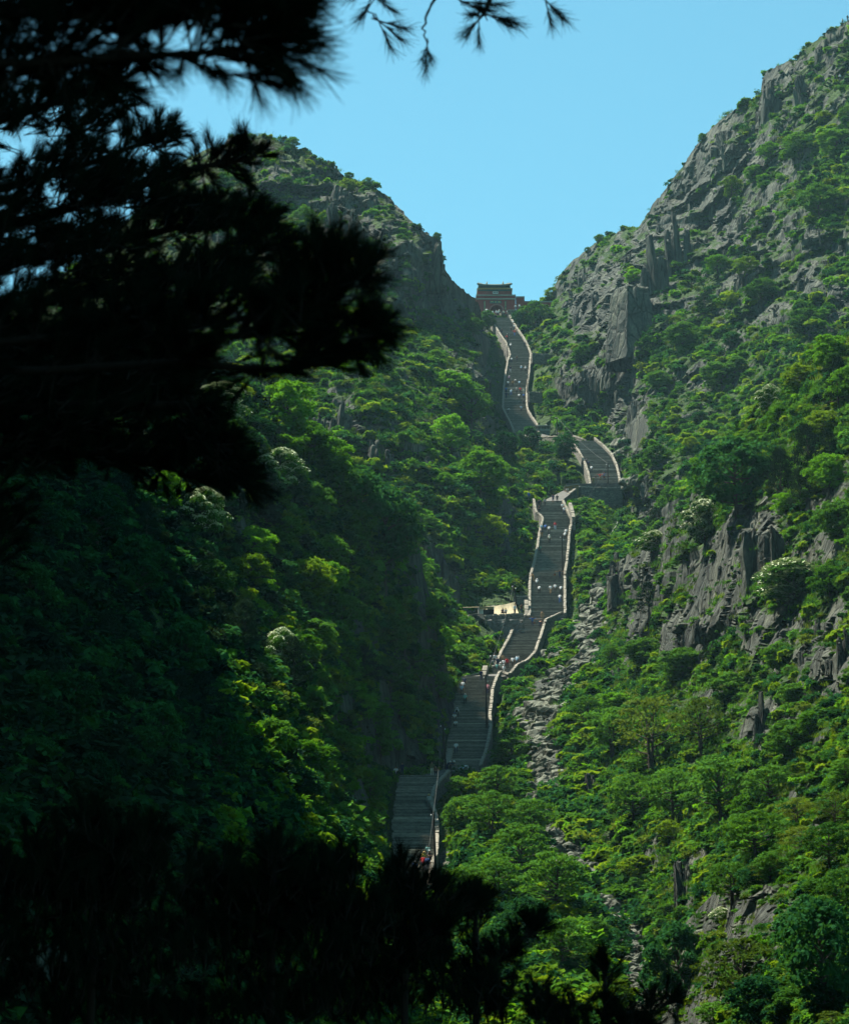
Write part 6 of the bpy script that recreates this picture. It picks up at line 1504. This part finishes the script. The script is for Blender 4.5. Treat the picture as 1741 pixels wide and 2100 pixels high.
for (u, v, Y, pose, a, b, hd, lab) in ((1036.8,1262,496,'sit','white','dark','straw','person in straw hat sitting in front of the canvas shelter'), (1055.5,1260,496.5,'stand','white','navy','hair','person in white at the pole by the canvas shelter'), (1069.5,1259,496,'stand','brown','navy','hair','person in dark red top on the terrace next to the parapet'), (1031,1262,496.5,'sit','dark','dark','hair','dark figure sitting beside the straw hat at the canvas shelter'),
   (1144.3,898,656,'bend','white','dark','hair','person in white bending behind the low wall right of the pavilion'), (1155.5,899,654,'sit','tan','dark','hair','person in tan behind the low wall near the second flight head'), (1163.4,1015,588,'bend','white','dark','hair','person in white bending beside the ochre hut'), (1084.5,1026,563,'stand','blue','navy','hair','person in blue outside the upper left parapet of the middle flight')):
    person(u, v, pose, a, b, hd, lab, False, Y=Y)
for (u, v, lab) in ((1737.5,44,'tiny dark figure on the top skyline at the right border'), (1727,50,'tiny pale figure on the top skyline left of the dark one'), (1712,164,'left walker on the mountain path wall high right'), (1722,165,'right walker on the mountain path wall high right')):
    p, n = hit(u, v+6)
    if p is not None: person(u, v, 'stand', 'white' if 'pale' in lab or 'right walker' in lab else 'dark', 'dark', 'hair', lab, False, Y=p.y-.5)
# carrying poles of the porters
for (u, v, Y, lab) in ((1230.2,986,None,'carrying pole of the porter in red on the second flight'), (1238.4,985,None,'carrying pole of the porter in blue on the second flight'), (1147.6,1187.8,None,'carrying pole of the porter in navy on the middle flight'), (1107.4,1286.8,None,'load of the bare-backed porter on the fourth flight')):
    fl = min(FLIGHTS, key=lambda f: 0 if f['v'][0]-6 <= v <= f['v'][1]+6 else 99); p = W(u, v, st_Y(fl, v))
    t = empty('carrying_pole', p); tag(t, lab, 'carrying pole'); m = MB(); m.tube([(-1.0, -.08, 1.42), (0, -.10, 1.50), (1.0, -.08, 1.42)], .025, 6); m.build('pole', CLM['tan'], t)
    for x in (-.95, .95):
        m = MB(); m.tube([(x, -.08, 1.41), (x, -.08, 1.02)], .01, 4); m.build('cord', CLM['tan'], t); m = MB(); m.tube([(x, -.08, .72), (x, -.08, .74), (x, -.08, 1.0)], [.16, .20, .24], 9); m.build('basket', CLM['brown'], t)

# ------------------------------------------------------------------ the pines close to the camera
def shoot_mesh(seed, n=80, ln=.10, stem=.15, wd=.0030, droop=0.0):
    rng = np.random.default_rng(seed); z = rng.uniform(.15, 1, n)**.8*stem; a = rng.uniform(0, 6.2832, n); tilt = rng.uniform(.12, .68, n)
    c = np.c_[np.zeros((n, 2)), z]; d = np.c_[np.cos(a)*np.sin(tilt), np.sin(a)*np.sin(tilt), np.cos(tilt)]; L = (ln*rng.uniform(.7, 1.2, n))[:, None]
    b = np.cross(d, rng.normal(size=(n, 3))); b /= np.linalg.norm(b, axis=1, keepdims=True)
    V = np.stack([c-b*wd*.5, c+b*wd*.5, c+d*L+b*wd*.15, c+d*L-b*wd*.15], 1).reshape(-1, 3); F = np.arange(4*n).reshape(n, 4)
    s = .004; st = np.array([(s, 0, -.04), (0, s, -.04), (-s, 0, -.04), (0, -s, -.04), (s, 0, stem), (0, s, stem), (-s, 0, stem), (0, -s, stem)]); o = len(V)
    Fs = np.array([(0, 1, 5, 4), (1, 2, 6, 5), (2, 3, 7, 6), (3, 0, 4, 7)])+o
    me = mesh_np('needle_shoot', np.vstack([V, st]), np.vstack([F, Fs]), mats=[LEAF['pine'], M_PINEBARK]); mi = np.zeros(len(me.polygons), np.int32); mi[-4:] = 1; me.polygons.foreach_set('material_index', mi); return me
SHOOT = [(shoot_mesh(800+i), 0) for i in range(4)]
def dirs_to_euler(D):
    return np.array([tuple(Vector(d).to_track_quat('Z', 'Y').to_euler()) for d in D])
def pine(label, base, trunk_pts, tr, limbs, masses, seed, name='pine_tree', sc=1.0, hole=-.22):
    """limbs: list of (points (u,v,Y), r0, r1, tufts per metre, side length); masses: (u, v, ru, rv, Y, dY, n, lean)"""
    root = empty(name, base); tag(root, label, 'tree'); B = Vector(base); rng = np.random.default_rng(seed); rr = random.Random(seed)
    m = MB(); m.tube([Vector(p)-B for p in trunk_pts], tr, 10); m.build('trunk', M_PINEBARK, root, smooth=True)
    P, D = [], []
    for pts, r0, r1, dens, side in limbs:
        q = [W(*p) for p in pts]; L = sum((b-a).length for a, b in zip(q, q[1:])); m = MB()
        dq = []
        for a, b in zip(q, q[1:]):
            for k in range(4): dq.append(a.lerp(b, k/4)+Vector((rr.uniform(-1, 1), rr.uniform(-1, 1), rr.uniform(-1, 1)))*.008)
        dq.append(q[-1]); m.tube([p-B for p in dq], [r0+(r1-r0)*k/(len(dq)-1) for k in range(len(dq))], 7)
        for k in range(int(L*dens)):
            t = rng.uniform(.08, 1); i = min(int(t*(len(dq)-1)), len(dq)-2); p = dq[i].lerp(dq[i+1], t*(len(dq)-1)-i); ax = (dq[i+1]-dq[i]).normalized()
            d = (ax*rng.uniform(.3, 1)+Vector(rng.normal(size=3))*.55+Vector((0, 0, .35))).normalized(); ln = side*rng.uniform(.25, 1); e = p+d*ln
            m.tube([p-B, (p+d*ln*.5)-B, e-B], [r1*.8, r1*.6, r1*.35], 4, cap=False)
            for z in range(3): P.append(e-d*ln*z*.3+Vector(rng.normal(size=3))*.01); D.append((d+Vector(rng.normal(size=3))*.35+Vector((0, 0, .15))).normalized())
        for z in range(3): P.append(q[-1]); D.append(((q[-1]-q[-2]).normalized()+Vector(rng.normal(size=3))*.3).normalized())
        m.build('branch', M_PINEBARK, root, smooth=True)
    for (u, v, ru, rv, Y, dY, n, lean) in masses:
        for k in range(n):
            a = rng.uniform(0, 6.2832); r_ = math.sqrt(rng.uniform(0, 1)); YY = Y+rng.uniform(-dY, dY)
            uu, vv_ = u+ru*r_*math.cos(a), v+rv*r_*math.sin(a)
            if vnoise(np.array([uu/46.]), np.array([vv_/30.]), np.array([Y]), seed)[0]+.5*vnoise(np.array([uu/19.]), np.array([vv_/15.]), np.array([Y]), seed)[0] < hole: continue
            P.append(W(uu, vv_, YY)); D.append(Vector((lean[0]+rng.normal()*.45, rng.normal()*.45, lean[1]+rng.normal()*.45)).normalized())
    P = np.array([tuple(p-B) for p in P]); n = len(P)
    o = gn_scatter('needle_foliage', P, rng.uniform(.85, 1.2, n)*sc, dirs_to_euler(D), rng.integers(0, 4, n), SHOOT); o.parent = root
    return root
def below(u, v, Y): p = W(u, v, Y); return (p.x, p.y, ground_z(p.x, p.y))
RU = (.6, .55)   # shoots lean right and up
def sc_(lst, k): return [([(u, v, Y*k) for u, v, Y in p], r0*k, r1*k, d/k*1.0, sd*1.0) for p, r0, r1, d, sd in lst]
def ms_(lst, k, q): return [(u, v, ru, rv, Y*k, dY*1.2, int(n*q), ln) for u, v, ru, rv, Y, dY, n, ln in lst]
K1 = 1.55
tb = below(-300, 1500, 11.0*K1); tx, ty = tb[0], 11*K1
pine('big black pine filling the left edge, its branches reaching over the ravine', tb, [(tx, ty, tb[2]-.3), (tx+.05, ty, 0), (tx-.05, ty+.05, 4.0), (tx+.08, ty, 7.5), (tx, ty, 11.5)], [.26, .22, .18, .12, .03],
 sc_([([(-300,300,11),(-50,260,11),(120,210,11),(230,165,11),(256,180,11)], .03, .005, 40, .14), ([(-300,470,11),(-50,400,11.5),(200,330,11.8),(340,272,12)], .03, .005, 44, .12), ([(-300,560,11),(-50,480,11),(200,410,11),(400,345,11),(520,322,11)], .032, .005, 44, .10),
  ([(-300,640,11),(-50,560,11),(250,490,11),(450,450,11),(545,462,11)], .03, .005, 44, .12), ([(-300,720,10.5),(-50,640,10.5),(200,600,10.5),(420,560,10.5),(570,505,10.5)], .03, .005, 44, .12), ([(-300,850,10.5),(-50,800,10.5),(200,780,10.5),(340,780,10.5)], .03, .005, 40, .14),
  ([(-300,880,10.5),(-50,850,10.5),(200,830,10),(380,830,10),(450,920,10),(500,990,10)], .03, .004, 44, .10), ([(-300,950,10.5),(-50,930,10.5),(200,930,10.3),(330,955,10.3),(385,975,10.3)], .025, .004, 36, .10), ([(-300,-500,11),(0,-620,11),(300,-700,11)], .04, .01, 20, .4), ([(-300,-200,11),(-600,-400,10),(-900,-450,9)], .04, .01, 20, .4)], K1)+
 [([(-300,-260,17),(300,-330,15),(800,-300,13.5),(1120,-170,13),(1010,-60,13),(1000,20,13),(982,40,13)], .05, .004, 1.2, .05), ([(1120,-170,13),(950,-110,13),(905,-20,13),(882,20,13),(868,58,13),(876,92,13)], .012, .0034, 3.0, .06), ([(950,-110,13),(820,-90,13),(765,-20,13),(752,18,13),(776,42,13)], .008, .003, 3.0, .06), ([(1120,-170,13),(1085,-30,13),(1118,0,13)], .008, .003, 3, .05), ([(905,-20,13),(960,10,13),(1000,30,13)], .006, .003, 4, .05)],
 ms_([(90,230,165,70,11,.6,130,RU), (185,175,50,38,11,.3,26,RU), (90,420,170,125,11,.7,230,RU), (310,298,38,20,12,.3,14,RU), (260,390,110,55,11,.5,70,RU), (460,330,60,12,11,.3,16,RU), (380,450,105,34,11,.5,60,RU), (160,610,260,120,10.8,.7,320,RU), (520,495,42,16,10.8,.3,14,RU), (400,570,110,36,10.6,.5,55,RU),
  (180,780,235,90,10.3,.6,250,RU), (400,860,35,48,10,.3,32,(.5,-.2)), (450,940,28,34,10,.3,18,(.7,-.5)), (180,915,190,45,10.3,.5,110,(.6,.1)), (30,880,140,100,10.5,.6,120,RU), (-150,500,150,500,11,.8,260,RU), (-100,1080,150,110,10.6,.8,90,RU)], K1, 2.6), 21, sc=.85, hole=-.30)
K2 = 1.65
tb = below(-460, 1500, 6.6*K2); tx, ty = tb[0], 6.6*K2
pine('nearer pine whose blurred dark branch tips reach over the left peak', tb, [(tx, ty, tb[2]-.3), (tx+.03, ty, 0), (tx-.04, ty, 3.5), (tx, ty, 7)], [.18, .15, .11, .02],
 sc_([([(-460,800,6.6),(0,760,6.6),(380,744,6.5),(560,757,6.5),(690,742,6.5),(740,700,6.5)], .013, .003, 36, .07), ([(-460,640,6.6),(0,700,6.6),(300,690,6.6),(480,655,6.5),(620,640,6.5),(690,600,6.5),(725,570,6.5)], .012, .003, 38, .07), ([(380,744,6.5),(470,690,6.5),(560,660,6.5),(650,570,6.5),(672,540,6.5)], .007, .0028, 34, .05), ([(620,640,6.5),(700,640,6.5),(745,650,6.5)], .006, .0028, 32, .05)], K2),
 ms_([(672,560,22,26,6.5,.15,8,(.1,.9)), (722,600,24,30,6.5,.15,10,(.5,.6)), (715,670,30,26,6.5,.2,9,(.8,.1)), (580,640,60,24,6.5,.2,12,RU), (470,650,90,44,6.6,.3,30,RU), (540,705,90,24,6.5,.2,16,RU), (310,660,110,55,6.7,.3,50,RU), (80,700,150,90,6.8,.3,60,RU)], K2, 1.25), 22, sc=.9, hole=.0)
K3 = 1.55
tb = below(-760, 1500, 4.9*K3); tx, ty = tb[0], 4.9*K3
pine('closest pine with a strongly blurred branch across the top left corner', tb, [(tx, ty, tb[2]-.3), (tx, ty, 0), (tx+.03, ty, 3.0), (tx, ty, 6)], [.14, .12, .09, .02],
 sc_([([(-760,200,4.9),(-100,140,4.9),(150,128,4.9),(380,108,4.9),(500,98,4.9),(548,72,4.9)], .011, .003, 24, .06), ([(-760,0,4.9),(-100,20,4.9),(150,30,4.9),(330,20,4.9),(430,-20,4.9),(540,-60,4.9)], .010, .003, 30, .07), ([(380,108,4.9),(430,140,4.9),(470,152,4.9)], .003, .002, 10, .02), ([(200,125,4.9),(300,60,4.9),(420,30,4.9),(510,12,4.9)], .006, .003, 26, .05)], K3),
 ms_([(410,30,105,34,4.9,.15,24,RU), (505,75,26,26,4.9,.1,9,(.9,0)), (470,110,36,14,4.9,.1,4,(.7,-.6)), (110,40,180,50,5.0,.2,50,RU), (20,110,90,60,5.0,.2,30,RU), (530,10,30,30,4.9,.1,6,(.9,.3)), (240,90,50,22,4.9,.1,6,RU)], K3, 1.7), 23)
KL = 1.55
for i, (u, vt_, Y, hw, lab, ms) in enumerate(((830,1785,14.5,.62,'young black pine top in front of the foot of the lowest flight',[(825,1845,50,34,14.5,.4,60,(0,1)),(890,1850,50,30,14.5,.4,50,(.3,.9)),(760,1910,120,70,14.5,.5,150,(0,1))]),
      (975,1835,15.5,.5,'low black pine top right of the lowest flight foot',[(975,1875,36,26,15.5,.4,34,(.2,1)),(920,1905,50,34,15.5,.4,44,(0,1)),(800,1975,120,50,15.5,.5,90,(0,1))]),
      (560,1730,14,1.0,'black pine crown left of the lowest flight',[(560,1815,150,60,14,.6,200,(.1,1)),(600,1910,220,100,14,.6,330,(0,1)),(700,1790,50,34,14,.4,30,(.2,1))]),
      (200,1660,13.5,1.2,'broad black pine crown in the bottom left corner',[(200,1780,220,90,13.5,.7,330,(.1,1)),(150,1920,300,130,13.5,.8,420,(0,1))]),
      (1240,1985,15,.5,'black pine tip poking up at the bottom centre right',[(1240,2045,10,30,15,.2,9,(0,1)),(1180,2095,70,24,15,.3,40,(0,1)),(1060,2085,110,30,15,.4,70,(0,1)),(820,2060,300,60,14.8,.6,330,(0,1)),(350,2070,380,70,14,.6,330,(0,1))]))):
    Y *= KL; b_ = below(u, 1500, Y); top = W(u, vt_, Y)
    pine(lab, b_, [(b_[0], Y, b_[2]-.3), (b_[0]+.02, Y, b_[2]+.8), (top.x, Y, top.z-.5), (top.x, Y, top.z)], [.11, .09, .03, .01],
      [([(u, vt_+200, Y), (u+dx*60, vt_+120+15*k, Y+dy), (u+dx*120, vt_+75+25*k, Y+dy*2)], .014, .004, 24, .14) for k, (dx, dy) in enumerate(((1, .1), (-1, .1), (.6, -.2), (-.7, -.2), (.3, .2)))]+[([(u, vt_+160, Y), (u, vt_+60, Y), (u, vt_+14, Y)], .01, .004, 26, .1)], ms_(ms, KL, 1.5), 30+i)

# ------------------------------------------------------------------ labels that would be shared are told apart by height
from collections import defaultdict
by = defaultdict(list)
for o in scene.objects:
    if o.parent is None and 'label' in o.keys() and 'group' in o.keys() and o['category'] in ('tree', 'rock'):
        w_ = o['label'].split()
        if len(w_) > 15: o['label'] = o['label'].replace(' well ', ' ').replace(' close ', ' ').replace('spreading tree with flat leaf layers', 'spreading flat-layered tree')
        by[o['label']].append(o)
for lab, os_ in by.items():
    if len(os_) > 3 or len(os_) < 2: continue
    os_.sort(key=lambda o: proj(o.location)[1])
    for o, w_ in zip(os_, ('higher', 'lower') if len(os_) == 2 else ('highest', 'middle', 'lowest')): o['label'] = w_+' '+lab
for o in scene.objects:
    if o.parent is None and 'label' in o.keys() and len(o['label'].split()) > 16: o['label'] = o['label'].replace(' and right of', ' right of').replace(' and left of', ' left of').replace(' broadleaf', '')
